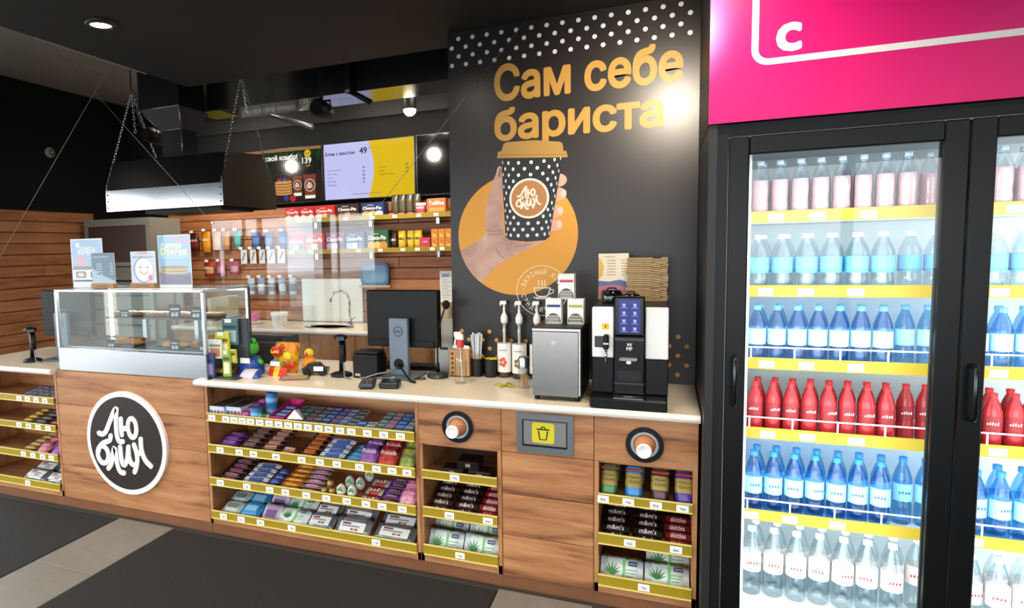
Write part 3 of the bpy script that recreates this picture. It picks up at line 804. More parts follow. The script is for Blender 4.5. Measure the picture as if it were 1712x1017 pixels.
for x, yy, i, w, d, h, lb in ((-2.03, .16, 0, .06, .06, .045, 'golden braided pastry with dark edge on the middle of its tray'), (-1.93, .18, 0, .05, .06, .04, 'golden braided pastry beside the larger one on its tray'), (-1.66, .16, 2, .05, .06, .03, 'pale flat pie on the tray behind the small black price card'), (-1.57, .18, 2, .045, .06, .03, 'pale flat pie resting against the tray rim'), (-1.44, .16, 1, .05, .06, .035, 'brown sugared bun at the end tray of the case'), (-1.36, .18, 1, .05, .06, .035, 'brown sugared bun nearest the case side glass')):
    put('bun%d%.3f' % (i, w), mk_bun(i, w, d, h), (x, yy, 1.05), lb, 'pastries on the case deck')
def mk_flat():
    o = MB().lathe([(.07, 0), (.085, .008), (.08, .02), (.03, .026), (.001, .024)], 18, sy=.8).build('flatbread', mat('#7a4b31', .55, noise=.4, scale=50, bump=.6)); tag(o, cat='pastry')
    mb = MB()
    for k in range(6):
        a = -.05+.02*k
        mb.tube([(a, -.04, .0245), (a+.01, 0, .027), (a-.005, .04, .0245)], .003, 4)
    mb.build('icing', mat('#d9c7ba', .5), o)
    return o
for k in range(6):
    put('flat', mk_flat, (-2.10+.137*k, .25+.01*(k % 2), 1.222), ['flat iced bun at the dark end of the glass shelf', 'flat iced bun second along the glass shelf', 'flat iced bun third along the glass shelf', 'flat iced bun fourth along the glass shelf, before the price card', 'flat iced bun fifth along the glass shelf, behind the price card', 'flat iced bun at the lit end of the glass shelf'][k], 'iced flat buns on the glass shelf')
CHALK = mat('#15171a', .6); CHW = mat('#e8e8e8', .6)
def price_card(x, yy, z, w, h, l1, l2, label):
    t = thing('price_card', label, 'price card', (x, yy, z))
    mb = MB().box(-w/2, -.001, 0, w/2, .001, h); mb.prism([(0, 0), (.03, 0), (0, h*.7)], -.0015, .0015, 'x'); mb.build('card', CHALK, t)
    mb = MB()
    if l1: mb.text(l1, 0, h*.68, w=w*.8, h=h*.16, y=-.0016)
    mb.text(l2, 0, h*.3, w=w*.6, h=h*.3, y=-.0016, bold=.02)
    mb.build('lettering', CHW, t)
price_card(-1.60, .075, 1.222+.0, .085, .085, '~~~~', '60-00', 'black chalk price card reading sixty on the glass shelf')
bpy.data.objects['price_card'].location.y = .14
price_card(-1.45, .15, 1.222, .08, .07, '~~~', '60', 'smaller black chalk price card on the lit end of the glass shelf')
price_card(-2.03, .05, 1.046, .075, .05, '', '55-00', 'low black price card in front of the golden pastries')
price_card(-1.53, .05, 1.046, .075, .065, '~~', '80-00', 'black price card in front of the pale flat pies')
price_card(-1.33, .05, 1.046, .06, .06, '', '70', 'black price card in the corner of the case deck')
price_card(-2.0, .14, 1.222, .075, .045, '~~', '75', 'low black price card at the dark end of the glass shelf')
# leaflet holders on the case
def leaflet(x0, x1, yy, h, label, art, base=None, lean=.12):
    w = x1-x0
    t = thing('leaflet_stand', label, 'leaflet stand', ((x0+x1)/2, yy, 1.402)); 
    b = .0
    if base:
        MB().cbox(-w/2, -.02, 0, w/2, .02, .03, .003).build('wooden_base', mat('#a77b4d', .5), t); b = .03
        MB().text(base, 0, .015, w=w*.5, h=.008, y=-.0206).build('lettering', mat('#5c3c20', .6), t)
    s = MB().box(-w/2, -.0015, b*.5, w/2, .0015, h).build('sheet', PAPER, t)
    if not base:
        MB().prism([(-.004, 0), (.06, 0), (.06, .003), (.003, .004), (.003, h+.002), (-.004, h+.002)], -w/2-.002, w/2+.002, 'x').build('holder', ACRYL, t)
    art(MB(), w, h, s)
def art1(mb, w, h, s):
    yy = -.0022
    mb.box(-w/2+.006, yy, .04, w/2-.006, -.0016, h-.006, 0); mb.disc((-w*.28, h*.88), .016, yy-.0004, 1, 16)
    mb.text('СОЧНО &', -w*.0, h*.8, w=w*.55, y=yy-.0004, mi=1, bold=.03); mb.text('ЖАРЕНО', 0, h*.725, w=w*.6, y=yy-.0004, mi=1, bold=.03)
    mb.disc((-w*.2, h*.55), h*.085, yy-.0004, 2, 18, w*.2); mb.disc((w*.2, h*.52), h*.07, yy-.0004, 3, 18, w*.16)
    mb.box(-w/2+.008, yy-.0004, h*.37, w/2-.008, yy, h*.44, 4); mb.box(-w/2+.008, yy-.0004, h*.17, w/2-.008, yy, h*.37, 1)
    for x in (-w*.22, w*.25): mb.prism(rrect(x-w*.17, h*.2, x+w*.17, h*.34, .012), yy-.0012, yy-.0006, 'y', 4); mb.disc((x, h*.27), h*.045, yy-.0016, 5, 16, w*.11)
    mb.box(-w/2+.012, yy-.0012, h*.13, w/2-.012, yy-.0006, h*.155, 6)
    mb.build('print', [mat('#8fb0cf', .5), WHITE, mat('#d79aa0', .5), mat('#86b58c', .5), mat('#7a6447', .5), mat('#d8c49a', .5), mat('#3b4a59', .5)], s)
def art2(mb, w, h, s):
    yy = -.0022
    mb.box(-w/2, yy, .032, w/2, -.0016, h, 0).prism([(-w/2, .032), (w/2, .032), (w/2, h*.2), (0, h*.35), (-w/2, h*.58)], yy-.0006, yy, 'y', 1)
    mb.text('~~', -w*.1, h*.89, w=w*.7, h=h*.035, y=yy-.001, mi=2)
    for k in range(5): mb.box(-w*.3, yy-.0006, h*(.68-.07*k), -w*.05, yy, h*(.695-.07*k), 2); mb.box(w*.3, yy-.0006, h*(.68-.07*k), w*.42, yy, h*(.695-.07*k), 2)
    mb.build('print', [mat('#71899c', .5), mat('#a9c0d0', .5), mat('#dfe8ee', .5)], s)
def art3(mb, w, h, s):
    yy = -.0022
    mb.box(-w/2+.003, yy, .032, w/2-.003, -.0016, h-.003, 0).box(-w*.2, yy-.0006, h*.93, w*.2, yy, h*.985, 1)
    mb.text('~', 0, h*.957, w=w*.3, h=h*.02, y=yy-.001, mi=2); mb.text('~~~', 0, h*.85, w=w*.85, h=h*.045, y=yy-.0006, mi=3, bold=.02)
    mb.disc((.0, h*.49), w*.40, yy-.0004, 4, 28); mb.disc((.006, h*.5), w*.36, yy-.0008, 2, 28)
    for q in (-1, 1): mb.stroke([(.006+q*w*.14+w*.06*math.cos(PI*k/6), h*.535+.01*math.sin(PI*k/6)) for k in range(7)], .0035, yy-.0018, yy-.001, 5)
    mb.stroke([(.006+w*.15*math.cos(PI+PI*k/8), h*.47+w*.1*math.sin(PI+PI*k/8)) for k in range(9)], .004, yy-.0018, yy-.001, 5)
    mb.disc((w*.27, h*.28), .018, yy-.0012, 1, 14)
    mb.build('print', [mat('#c3d3e6', .5), mat('#d98aa0', .5), WHITE, mat('#6f83a3', .5), mat('#93add0', .5), mat('#8b7b79', .5)], s)
def art4(mb, w, h, s):
    yy = -.0022
    mb.box(-w/2+.004, yy, .02, w/2-.004, -.0016, h-.004, 0)
    mb.text('ДАРИМ', -w*.1, h*.78, w=w*.62, y=yy-.0006, mi=1, bold=.04); mb.text('БЛИНЧИК', 0, h*.675, w=w*.82, y=yy-.0006, mi=1, bold=.04)
    for k in range(2): mb.box(-w*.42, yy-.0006, h*(.60-.035*k), w*(.42-.1*k), yy, h*(.61-.035*k), 2)
    mb.stroke([(-w*.02, h*.93), (w*.45, h*.87)], .018, yy-.0008, yy, 3)
    mb.box(-w/2+.004, yy-.0006, .02, w/2-.004, yy, h*.30, 5)
    for k in range(4): mb.disc((-w*.02, h*(.30+.03*k)), h*.035, yy-.0008-.0003*k, 4 if k % 2 else 6, 20, w*.42)
    mb.build('print', [mat('#9cc0e0', .5), mat('#f1efc6', .5), mat('#dfe9f0', .5), mat('#e0a3bd', .5), mat('#a98f5b', .5), mat('#8f8aa0', .5), mat('#c9b383', .5)], s)
leaflet(-2.49, -2.215, .2, .315, 'tall blue menu leaflet with white heading at the end of the pastry case', art1)
leaflet(-2.268, -2.075, .16, .222, 'grey-blue price leaflet in a wooden base on the pastry case', art2, '~')
leaflet(-1.982, -1.783, .2, .225, 'pale leaflet with a smiling plate in a wooden base', art3, '~~')
leaflet(-1.758, -1.508, .2, .318, 'tall sky-blue pancake offer leaflet with cream heading', art4)
# ================================================================== things on the worktops
Z = .9
PLB = mat('#08090a', .38, spec=.3); PLG = mat('#4b5560', .45); PLD = mat('#131517', .5, spec=.3)
def mk_monitor():
    # seen from behind: panel back, grey stand, foot
    t = thing('monitor', '', 'monitor')
    MB().cbox(-.215, -.02, .16, .215, .012, .478, .008).build('back_shell', PLB, t)
    MB().cbox(-.19, -.027, .163, .19, -.018, .20, .004).build('lower_housing', PLB, t)
    MB().box(-.215, .012, .162, .215, .022, .476).build('screen', GLOSSBLK, t)
    MB().box(-.1, -.021, .452, .1, -.0195, .457).build('vent_slot', BLACK, t)
    c = MB().cbox(-.056, -.075, .01, .056, -.045, .325, .004).build('stand_column', mat('#6c7986', .4, .3), t)
    MB().ring((0, .255), .024, .028, -.0765, 0, 28).text('DELL', 0, .255, w=.034, h=.011, y=-.0765, bold=.02).build('logo', mat('#1b2026', .4), c)
    mb = MB(); mb.disc((0, .075), .03, -.0765, 0, 24); mb.build('cable_hole', BLACK, c)
    MB().cbox(-.115, -.15, 0, .115, .06, .012, .005).build('foot', mat('#5c6873', .4, .3), t)
    return t
put('monitor', mk_monitor, (-.243, .42, Z), 'black monitor seen from behind on a grey stand at the till', 'till monitors')
put('monitor', mk_monitor, (-2.73, .34, Z), 'black monitor seen from behind beyond the pastry case', 'till monitors', rz=.1)
def mk_scanner():
    t = thing('barcode_scanner', '', 'barcode scanner')
    MB().lathe([(.06, 0), (.062, .012), (.045, .02), (.018, .028), (.014, .03)], 22).build('base', PLD, t)
    MB().tube([(0, 0, .025), (0, .005, .10), (-.004, .01, .17)], [.014, .012, .012], 10).build('stem', PLB, t)
    MB().tube([(.03, -.03, .085), (.018, -.01, .15), (.006, .004, .20)], [.014, .018, .018], 12).build('grip', PLB, t)
    mb = MB(); mb.ball((0, 0, .218), .03, 0, 16, 10, (1.35, 1.1, .62)); h = mb.build('head', PLB, t)
    mb = MB(); mb.M = Matrix.Translation((.012, -.026, .214)) @ Matrix.Rotation(.2, 4, 'Z'); mb.prism(rrect(-.024, -.009, .024, .009, .005), -.006, .0, 'y'); mb.build('scan_window', mat('#3c4a57', .1), h)
    MB().tube([(.03, -.03, .085), (.035, -.035, .04), (.05, -.06, .008), (.10, -.08, .004)], .004, 6).build('cable', mat('#77797b', .5), t)
    return t
put('scanner', mk_scanner, (-.575, .30, Z), 'black barcode scanner on a round stand beside the receipt printer', 'barcode scanners')
put('scanner', mk_scanner, (-2.88, .16, Z), 'black barcode scanner on a stand beyond the pastry case', 'barcode scanners', rz=.5)
t = thing('receipt_printer', 'boxy black receipt printer beside the till monitor', 'printer', (-.415, .335, Z), .05)
MB().cbox(-.075, -.065, 0, .075, .065, .13, .006).build('body', PLB, t)
MB().cbox(-.072, -.06, .132, .072, .06, .147, .006).build('lid', PLD, t)
MB().box(-.06, -.0655, .105, .06, -.064, .112).build('paper_slot', BLACK, t)
MB().box(-.06, -.066, .012, -.03, -.064, .026).build('port', mat('#a9a79c'), t)
t = thing('card_reader', 'dark blue card reader lying flat in front of the printer', 'card reader', (-.315, .10, Z), .35)
MB().cbox(-.04, -.085, 0, .04, .085, .028, .01).build('body', mat('#1c2836', .4), t)
MB().box(-.028, .0, .0282, .028, .06, .0295).build('screen', mat('#5e6c55', .2), t)
for i in range(3):
    for j in range(4): MB().cbox(-.026+.019*i, -.07+.016*j, .028, -.012+.019*i, -.058+.016*j, .032, .002).build('key', mat(['#8c3a2e', '#39424d', '#39424d', '#39424d'][j], .5), t)
t = thing('card_terminal', 'small black payment box lying beside the card reader', 'card reader', (-.195, .115, Z), .25)
MB().cbox(-.05, -.055, 0, .05, .055, .032, .006).build('body', mat('#101113', .4), t)
MB().box(-.035, -.03, .0322, .035, .035, .0335).build('contact_pad', mat('#22252b', .15), t)
t = thing('keyboard', 'black keyboard behind the till monitor stand', 'keyboard', (-.29, .62, Z), .05)
MB().cbox(-.19, -.065, 0, .19, .065, .018, .004).build('base', PLB, t)
for j in range(4):
    for i in range(15): MB().box(-.18+.0242*i, -.052+.027*j, .018, -.16+.0242*i, -.03+.027*j, .025).build('key', PLD, t)
t = thing('gooseneck_microphone', 'black gooseneck microphone on a round base beside the till', 'microphone', (-.04, .41, Z))
MB().lathe([(.058, 0), (.06, .018), (.052, .026), (.02, .03)], 26).build('base', mat('#2a2e31', .35), t)
MB().tube([(0, 0, .03), (.0, 0, .08)], [.012, .009], 10).build('collar', PLB, t)
MB().tube([(0, 0, .08), (0, .0, .18), (.01, 0, .26), (.028, 0, .33), (.045, 0, .375)], .0045, 8).build('gooseneck', PLB, t)
MB().ball((.054, 0, .398), .021, 0, 14, 9, (1, 1, 1.2)).build('foam_head', mat('#0b0b0b', .95), t)
MB().lathe([(.006, 0), (.006, .004)], 8, (.02, -.056, .012)).build('button', STEEL, t)
def cable(name, pts, r, m, label):
    o = MB().tube([tuple(p) for p in pts], r, 6).build(name, m); return tag(o, label, 'cable')
cable('grey_cable', [(-.44, .255, .905), (-.40, .235, .912), (-.33, .24, .935), (-.28, .29, .94), (-.25, .34, .955)], .004, mat('#8a8a86', .5), 'thick grey cable running from the printer to the monitor stand')
cable('white_cable', [(-.47, .23, .904), (-.40, .2, .904), (-.33, .22, .904), (-.27, .2, .904), (-.22, .225, .93)], .003, mat('#c9c7c0', .5), 'thin pale cable lying on the worktop before the printer')
cable('black_cable', [(-.24, .335, .975), (-.20, .30, .95), (-.16, .26, .925), (-.13, .235, .907), (-.1, .23, .905)], .006, PLB, 'black cable bundle falling from the hole in the monitor stand')
cable('display_cable', [(-.36, .375, 1.11), (-.355, .36, 1.08), (-.33, .36, 1.02), (-.31, .36, .97)], .0035, PLB, 'thin black cable hanging from the back of the monitor')
cable('loose_cable', [(-.14, .33, .905), (-.1, .36, .905), (-.08, .33, .905), (-.1, .30, .905), (-.14, .31, .905)], .003, PLB, 'loose black loop of cable between the monitor and the microphone')
# spray bottle
t = thing('spray_bottle', 'clear spray bottle with a red and white trigger', 'bottle', (.125, .30, Z))
MB().lathe([(.03, 0), (.032, .01), (.032, .12), (.027, .15), (.014, .175), (.013, .19)], 20).build('bottle', PET, t)
MB().lathe([(.029, .004), (.029, .11)], 18).build('liquid', glass('clear_liquid', refl=.02, tint=(.93, .94, .93)), t)
MB().lathe([(.018, .187), (.018, .225), (.014, .23)], 16).build('collar', mat('#c8322f', .4), t)
MB().prism([(-.03, .245), (-.012, .228), (.016, .228), (.016, .25), (-.002, .268), (-.03, .268)], -.012, .012, 'y').build('nozzle_head', WHITE, t)
MB().prism([(-.026, .243), (-.02, .243), (-.026, .20), (-.034, .198)], -.005, .005, 'y').build('trigger', WHITE, t)
MB().tube([(0, 0, .19), (.006, 0, .02)], .003, 6).build('dip_tube', WHITE, t)
# wooden box with napkins
t = thing('wooden_holder_box', 'perforated wooden box with crumpled paper behind the spray bottle', 'box', (.07, .485, Z))
WB = mat('#b98a58', .5, noise=.08, scale=20)
MB().box(-.055, -.035, 0, .055, .035, .006).box(-.055, -.035, 0, .055, -.029, .15).box(-.055, .029, 0, .055, .035, .15).box(-.055, -.029, 0, -.049, .029, .15).box(.049, -.029, 0, .055, .029, .15).build('walls', WB, t)
mb = MB()
for i in range(2):
    for j in range(5): mb.box(-.045+.05*i, -.0358, .015+.026*j, -.033+.05*i, -.0352, .030+.026*j)
mb.build('slot_pattern', mat('#4e3519', .8), t)
mb = MB()
for k in range(5): mb.ball((-.035+.018*k, random.uniform(-.01, .01), .155), .018, 0, 8, 6, (1, .9, .8))
mb.build('paper_wad_foam', mat('#e8e2d6', .8, bump=.6, scale=80), t)
# straw cup and stirrer cup
CORR = mat('#100e0d', .5)
def cupgeo(t, r, h):
    mb = MB(); n = 28
    pr = [(r*(.97 if i % 2 else 1.0)) for i in range(n)]
    v = [(pr[i]*math.cos(2*PI*i/n)*s_, pr[i]*math.sin(2*PI*i/n)*s_, z) for s_, z in ((.95, 0), (1, h), (.92, h), (.9, h*.4)) for i in range(n)]
    F = [(j*n+i, j*n+(i+1) % n, (j+1)*n+(i+1) % n, (j+1)*n+i) for j in range(3) for i in range(n)] + [tuple(range(n-1, -1, -1)), tuple(3*n+i for i in range(n))]
    mb.add(v, F); mb.build('ribbed_cup', CORR, t)
t = thing('straw_cup', 'black ribbed cup full of wrapped straws and wooden stirrers', 'cup', (.152, .50, Z)); t.location = (.155, .50, Z)
cupgeo(t, .034, .098)
SW = [mat('#c9ced3', .5), mat('#dfe2e4', .5), mat('#aeb6bd', .5)]
for k in range(12):
    a = 2*PI*k/12; r = .016 if k % 2 else .024
    MB().tube([(r*.6*math.cos(a), r*.6*math.sin(a), .04), (r*1.25*math.cos(a), r*1.1*math.sin(a), .225+.02*random.random())], .0048, 6).build('wrapped_straw', SW[k % 3], t)
for k in range(8):
    a = 2*PI*k/8+.3
    MB().tube([(.01*math.cos(a), .01*math.sin(a), .04), (.028*math.cos(a), .028*math.sin(a), .125)], .004, 4).build('stirrer', mat('#c8a476', .6), t)
t = thing('sugar_cup', 'black ribbed cup filled with yellow sachets beside the straws', 'cup', (.232, .50, Z))
cupgeo(t, .034, .098)
for k in range(6):
    a = 2*PI*k/6
    mb = MB(); mb.M = Matrix.Translation((.015*math.cos(a), .015*math.sin(a), .096)) @ Matrix.Rotation(a, 4, 'Z') @ Matrix.Rotation(.3, 4, 'X'); mb.pack(.04, .024, .007); mb.build('sachet', mat('#d8c51f', .5), t)
# syrup bottles with pumps
def mk_syrup(i):
    def f():
        t = thing('syrup_bottle', '', 'bottle')
        MB().lathe([(.036, 0), (.038, .006), (.038, .175), (.034, .20), (.016, .235), (.0145, .29), (.016, .295)], 22).build('glass_body', glass('syrup_glass%d' % i, refl=.06, tint=((.80, .78, .72), (.72, .74, .75), (.7, .7, .7))[i]), t)
        MB().lathe([(.034, .006), (.034, .04 if i == 0 else .02)], 18).build('syrup', mat('#6b5a2a', .2, trans=.5), t)
        l = MB().lathe([(.0386, .03), (.0386, .185)], 22).build('label_band', mat('#e9e6e0', .5), t)
        mb = MB()
        for k in range(5):
            a = 2*PI*k/5; mb.disc((.012*math.cos(a), .085+.018*math.sin(a)), .010, -.0393-.0002*k, 0 if i == 0 else k % 2, 10)
        mb.build('flower_print', [mat('#cf5a2c' if i == 0 else '#8d6230', .5), mat('#5c8a3c', .5)], l)
        MB().text('~~', 0, .15, w=.04, h=.009, y=-.0394).build('lettering', mat('#4a4f58', .5), l)
        p = MB().lathe([(.011, .285), (.019, .30), (.019, .325), (.010, .345), (.0065, .35), (.0055, .39), (.009, .393), (.009, .402)], 14).build('pump', WHITE, t)
        MB().tube([(0, 0, .29), (0, 0, .02)], .0075, 8).build('pump_tube', WHITE, p)
        MB().prism([(-.022, .393), (.012, .395), (.012, .412), (-.018, .412), (-.022, .404)], -.009, .009, 'y').build('pump_spout', WHITE, p)
        MB().tube([(-.018, 0, .40), (-.021, 0, .385)], .005, 8).build('spout_tip', WHITE, p)
        return t
    return f
for i, x, yy, lb in ((0, .303, .525, 'syrup bottle with an orange flower label and white pump'), (1, .388, .505, 'syrup bottle with a brown and green label and white pump'), (2, .480, .515, 'syrup bottle with white pump half hidden behind the steel cooler')):
    put('syr%d' % i, mk_syrup(i), (x, yy, Z), lb, 'syrup bottles')
# toothpick jar, sweets
t = thing('toothpick_dispenser', 'glass toothpick jar with a steel lid before the syrup bottles', 'jar', (.458, .285, Z))
MB().lathe([(.028, 0), (.03, .004), (.028, .105)], 18).build('jar', PET, t)
for k in range(26):
    a = random.uniform(0, 2*PI); r = .02*math.sqrt(random.random())
    MB().tube([(r*math.cos(a), r*math.sin(a), .004), (r*math.cos(a+.6), r*math.sin(a+.6), .068)], .0014, 4).build('toothpick', mat('#d3ab7d', .6), t)
MB().lathe([(.026, .102), (.027, .15), (.024, .156), (.001, .156)], 18).build('lid', STEEL, t)
for k, (x, yy) in enumerate(((.33, .30), (.355, .275), (.375, .31), (.40, .285), (.365, .33))):
    def mk_sweet():
        o = MB().pack(.05, .022, .009, crimp=.14).build('wrapped_sweet', mat('#b4b02c', .35)); tag(o, cat='sweet')
        MB().box(-.012, -.006, .0085, .012, .006, .0095).build('print', mat('#6f8f2a', .4), o); return o
    put('sweet', mk_sweet, (x, yy, Z+.001), 'green-yellow wrapped sweet, %s of the little heap by the toothpicks' % ORD[k], 'wrapped sweets by the toothpicks', rz=k*1.1)
# steel cooler
t = thing('milk_cooler', 'small brushed steel cooler between the syrups and the coffee machine', 'cooler', (.651, .06, Z))
MB().cbox(-.106, .006, .02, .112, .30, .335, .004).build('housing', mat('#0a0b0c', .4), t)
d = MB().cbox(-.106, -.012, .022, .100, .006, .318, .003).build('door', mat('#a9a8a5', .24, 1.), t)
MB().box(-.106, -.006, .319, .106, .006, .328).box(.1005, -.010, .03, .106, .006, .319).build('door_trim', mat('#dcdcda', .3, .5), t)
MB().lathe([(.01, 0), (.01, .004)], 14).build('lock', CHROME, d, M=Matrix.Translation((-.012, -.012, .262)) @ Matrix.Rotation(PI/2, 4, 'X'))
for x in (-.09, .09):
    for yy in (.02, .27): MB().lathe([(.012, 0), (.012, .022)], 12, (x, yy, 0)).build('foot', BLACK, t)
def mk_tea(i):
    def f():
        t = thing('tea_box', '', 'box')
        MB().box(-.036, -.032, 0, .036, .032, .116).build('carton', mat('#e9e8e4', .5), t)
        MB().box(-.030, -.0328, .078, .032, -.0322, .09).build('colour_band', mat(('#2b3f86', '#a8ac52', '#c8475a')[i], .5), t)
        mb = MB(); mb.add([(-.034, -.0326, .004)] + [(.034*math.cos(PI-PI*k/12), -.0326, .012+.038*math.sin(PI*k/12)) for k in range(13)] + [(.034, -.0326, .004)], [tuple(range(15))]); o = mb.build('opening', mat('#55534e', .7), t)
        for k in range(5): MB().box(-.028, -.0336-.0003*k, .006+.007*k, .028, -.0330, .0105+.007*k).build('sachet', mat(('#9b9a92', '#7f8670', '#a39e92')[i] if k % 2 else '#c9c7bd', .6), t)
        return t
    return f
for i, x, z, lb in ((0, .617, 0, 'white tea carton with a blue band on the steel cooler'), (1, .718, 0, 'white tea carton with an olive band on the steel cooler'), (2, .676, .1165, 'white tea carton with a red band stacked on the other two')):
    put('tea%d' % i, mk_tea(i), (x, .23, Z+.335+z), lb, 'tea cartons on the cooler')
# coffee machine
t = thing('coffee_machine', 'automatic coffee machine with white side panels and blue touch screen', 'coffee machine', (.962, 0, Z))
KB = mat('#090b0f', .35, spec=.3); WP = mat('#ebebea', .35)
MB().cbox(-.155, .10, .012, .153, .50, .43, .005).build('housing', KB, t)
MB().cbox(-.157, .075, .205, -.066, .102, .428, .004).build('white_panel', WP, t)
MB().cbox(.064, .075, .205, .155, .102, .428, .004).build('white_panel', WP, t)
MB().cbox(-.157, .078, .05, -.066, .102, .203, .003).build('lower_panel', KB, t)
MB().cbox(.064, .078, .05, .155, .102, .203, .003).build('lower_panel', KB, t)
MB().cbox(-.063, .06, .305, .061, .102, .475, .006).build('screen_bezel', mat('#0a0b0e', .2), t)
sc = MB().box(-.045, .0588, .318, .043, .0596, .462).build('touch_screen', mat('#1a2670', .2, emit=.35), t)
mb = MB()
for i in range(2):
    for j in range(4):
        cx, cz = -.023+.044*i, .335+.034*j
        mb.prism([(cx-.007, cz+.008), (cx+.007, cz+.008), (cx+.005, cz-.006), (cx-.005, cz-.006)], .0576, .0582, 'y').box(cx-.013, .0576, cz-.0115, cx+.013, .0582, cz-.0095)
mb.build('icon_print', mat('#8f93c9', .3, emit=.5), sc)
c = MB().cbox(-.063, .055, .05, .061, .102, .302, .004).build('brew_column', KB, t)
MB().box(-.06, .0535, .285, .058, .055, .297).build('trim', mat('#3c4046', .3, .6), c)
MB().text('W', 0, .268, w=.022, h=.014, y=.0535, bold=.02).text('MF', 0, .251, w=.024, h=.014, y=.0535, bold=.02).build('logo', WP, c)
MB().cbox(-.04, .02, .20, .036, .056, .217, .004).build('spout_head', mat('#8b8e92', .3, .9), t)
MB().ball((-.001, .022, .196), .01, 0, 10, 7, (1, .7, .6)).build('spout_lamp', mat('#f2f5f5', .3, emit=1.2), t)
MB().box(-.05, .0535, .11, .046, .0545, .155).build('recess', mat('#060708', .5), c)
MB().box(-.062, .052, .095, .06, .0545, .102).build('ledge', mat('#30343a', .3), c)
MB().cbox(-.157, -.022, 0, .153, .10, .045, .006).build('drip_tray', mat('#07080a', .35, spec=.3), t)
g = MB().box(-.06, -.015, .0455, .06, .052, .049).build('drip_grid', mat('#9fa3a7', .3, 1.), t)
mb = MB(); mb.M = Matrix.Translation((0, .018, .0494)) @ Matrix.Rotation(-PI/2, 4, 'X')
mb.stroke([(-.02, -.005), (-.012, .005), (-.004, -.005), (.004, .005), (.012, -.005), (.02, .005)], .002, -.0006, 0); mb.build('wave_print', WHITE, g)
MB().box(.072, -.012, .0455, .145, .05, .048).build('side_grid', mat('#3d4046', .4, .8), t)
w = MB().cbox(-.108, .04, .245, -.084, .078, .31, .006).build('steam_wand_holder', KB, t)
MB().tube([(-.096, .05, .25), (-.096, .05, .185)], .006, 10).build('wand_tube', CHROME, w)
MB().box(-.107, .039, .268, -.085, .041, .275).build('wand_ring', CHROME, w)
MB().box(-.146, .0735, .25, -.111, .0755, .30).build('dark_inset', mat('#30343b', .4), t)
MB().box(-.114, .0738, .33, -.085, .0748, .356).text('~', -.0995, .351, w=.02, h=.004, y=.0732, mi=1).prism([(-.1045, .345), (-.0945, .345), (-.0995, .336)], .0730, .0736, 'y', 1).build('warning_sticker', [mat('#e6c21d', .5), mat('#3a3004', .5)], t)
for x, r, h, yy in ((-.087, .044, .062, .24), (-.002, .038, .048, .2)):
    hp = MB().lathe([(r, .43), (r*1.05, .44), (r*1.08, .43+h*.8), (r*.9, .43+h), (.001, .43+h)], 22, (x, yy, 0)).build('bean_hopper', mat('#0b0b0c', .12, coat=.6), t)
    MB().tube([(x-r*.5, yy, .43+h), (x-r*.3, yy, .43+h+.008), (x+r*.3, yy, .43+h+.008), (x+r*.5, yy, .43+h)], .004, 6).build('hopper_handle', BLACK, hp)
# menu card and cup carriers on the machine
t = thing('menu_card', 'cream drinks menu card in a wooden base on the coffee machine', 'menu card', (.868, .44, Z+.4305))
MB().cbox(-.07, -.018, 0, .07, .018, .03, .003).build('wooden_base', mat('#a77b4d', .5), t)
s = MB().box(-.07, -.0015, .02, .07, .0015, .225).build('sheet', mat('#e8dcc2', .55), t)
mb = MB().prism([(-.07, .03), (.07, .03), (.07, .085), (.03, .098), (-.02, .088), (-.07, .092)], -.0024, -.0018, 'y', 0).prism([(-.07, .03), (.07, .03), (.07, .06), (0, .075), (-.07, .065)], -.0030, -.0025, 'y', 1)
mb.prism([(-.07, .10), (-.05, .12), (-.045, .165), (-.06, .2), (-.07, .205)], -.0024, -.0018, 'y', 3)
mb.text('~', -.02, .21, w=.05, h=.008, y=-.0022, mi=2)
for k in range(6): mb.box(-.03, -.0022, .19-.014*k, .01, -.0018, .193-.014*k, 2).box(.035, -.0022, .19-.014*k, .055, -.0018, .193-.014*k, 2)
mb.build('print', [mat('#5a6a9a', .5), mat('#b5717f', .5), mat('#8c7d66', .5), mat('#d9b05e', .5)], s)
CARD = mat('#b0946c', .8, noise=.12, scale=30)
def mk_carrier():
    o = MB().prism([(-.09, 0), (.02, 0), (.03, -.006), (.055, -.006), (.065, 0), (.09, 0), (.09, .0085), (.067, .0085), (.057, .0025), (.029, .0025), (.019, .0085), (-.09, .0085)], -.05, .05, 'y').build('cup_carrier', CARD)
    tag(o, cat='cup carrier'); return o
for k in range(20):
    put('carrier', mk_carrier, (1.022+random.uniform(-.003, .003), .43+random.uniform(-.004, .004), Z+.431+k*.0102), 'kraft cardboard cup carrier, %s from the bottom of the stack on the coffee machine' % ORD[k], 'stacked cardboard cup carriers', rz=random.uniform(-.02, .02))
# white appliance behind the microphone
t = thing('paper_bag_box', 'pale grey plastic bin with a rolled paper behind the microphone', 'box', (-.075, .655, Z))
MB().prism([(-.05, 0), (.055, 0), (.07, .30), (-.045, .30)], -.05, .05, 'y').build('bin', mat('#c3c6bd', .5), t)
MB().box(-.02, -.0515, .12, .03, -.0505, .135).build('slot', mat('#2d2f2e', .5), t)
MB().lathe([(.045, .30), (.045, .37), (.001, .37)], 18).build('paper_roll', mat('#cdb99b', .6), t)
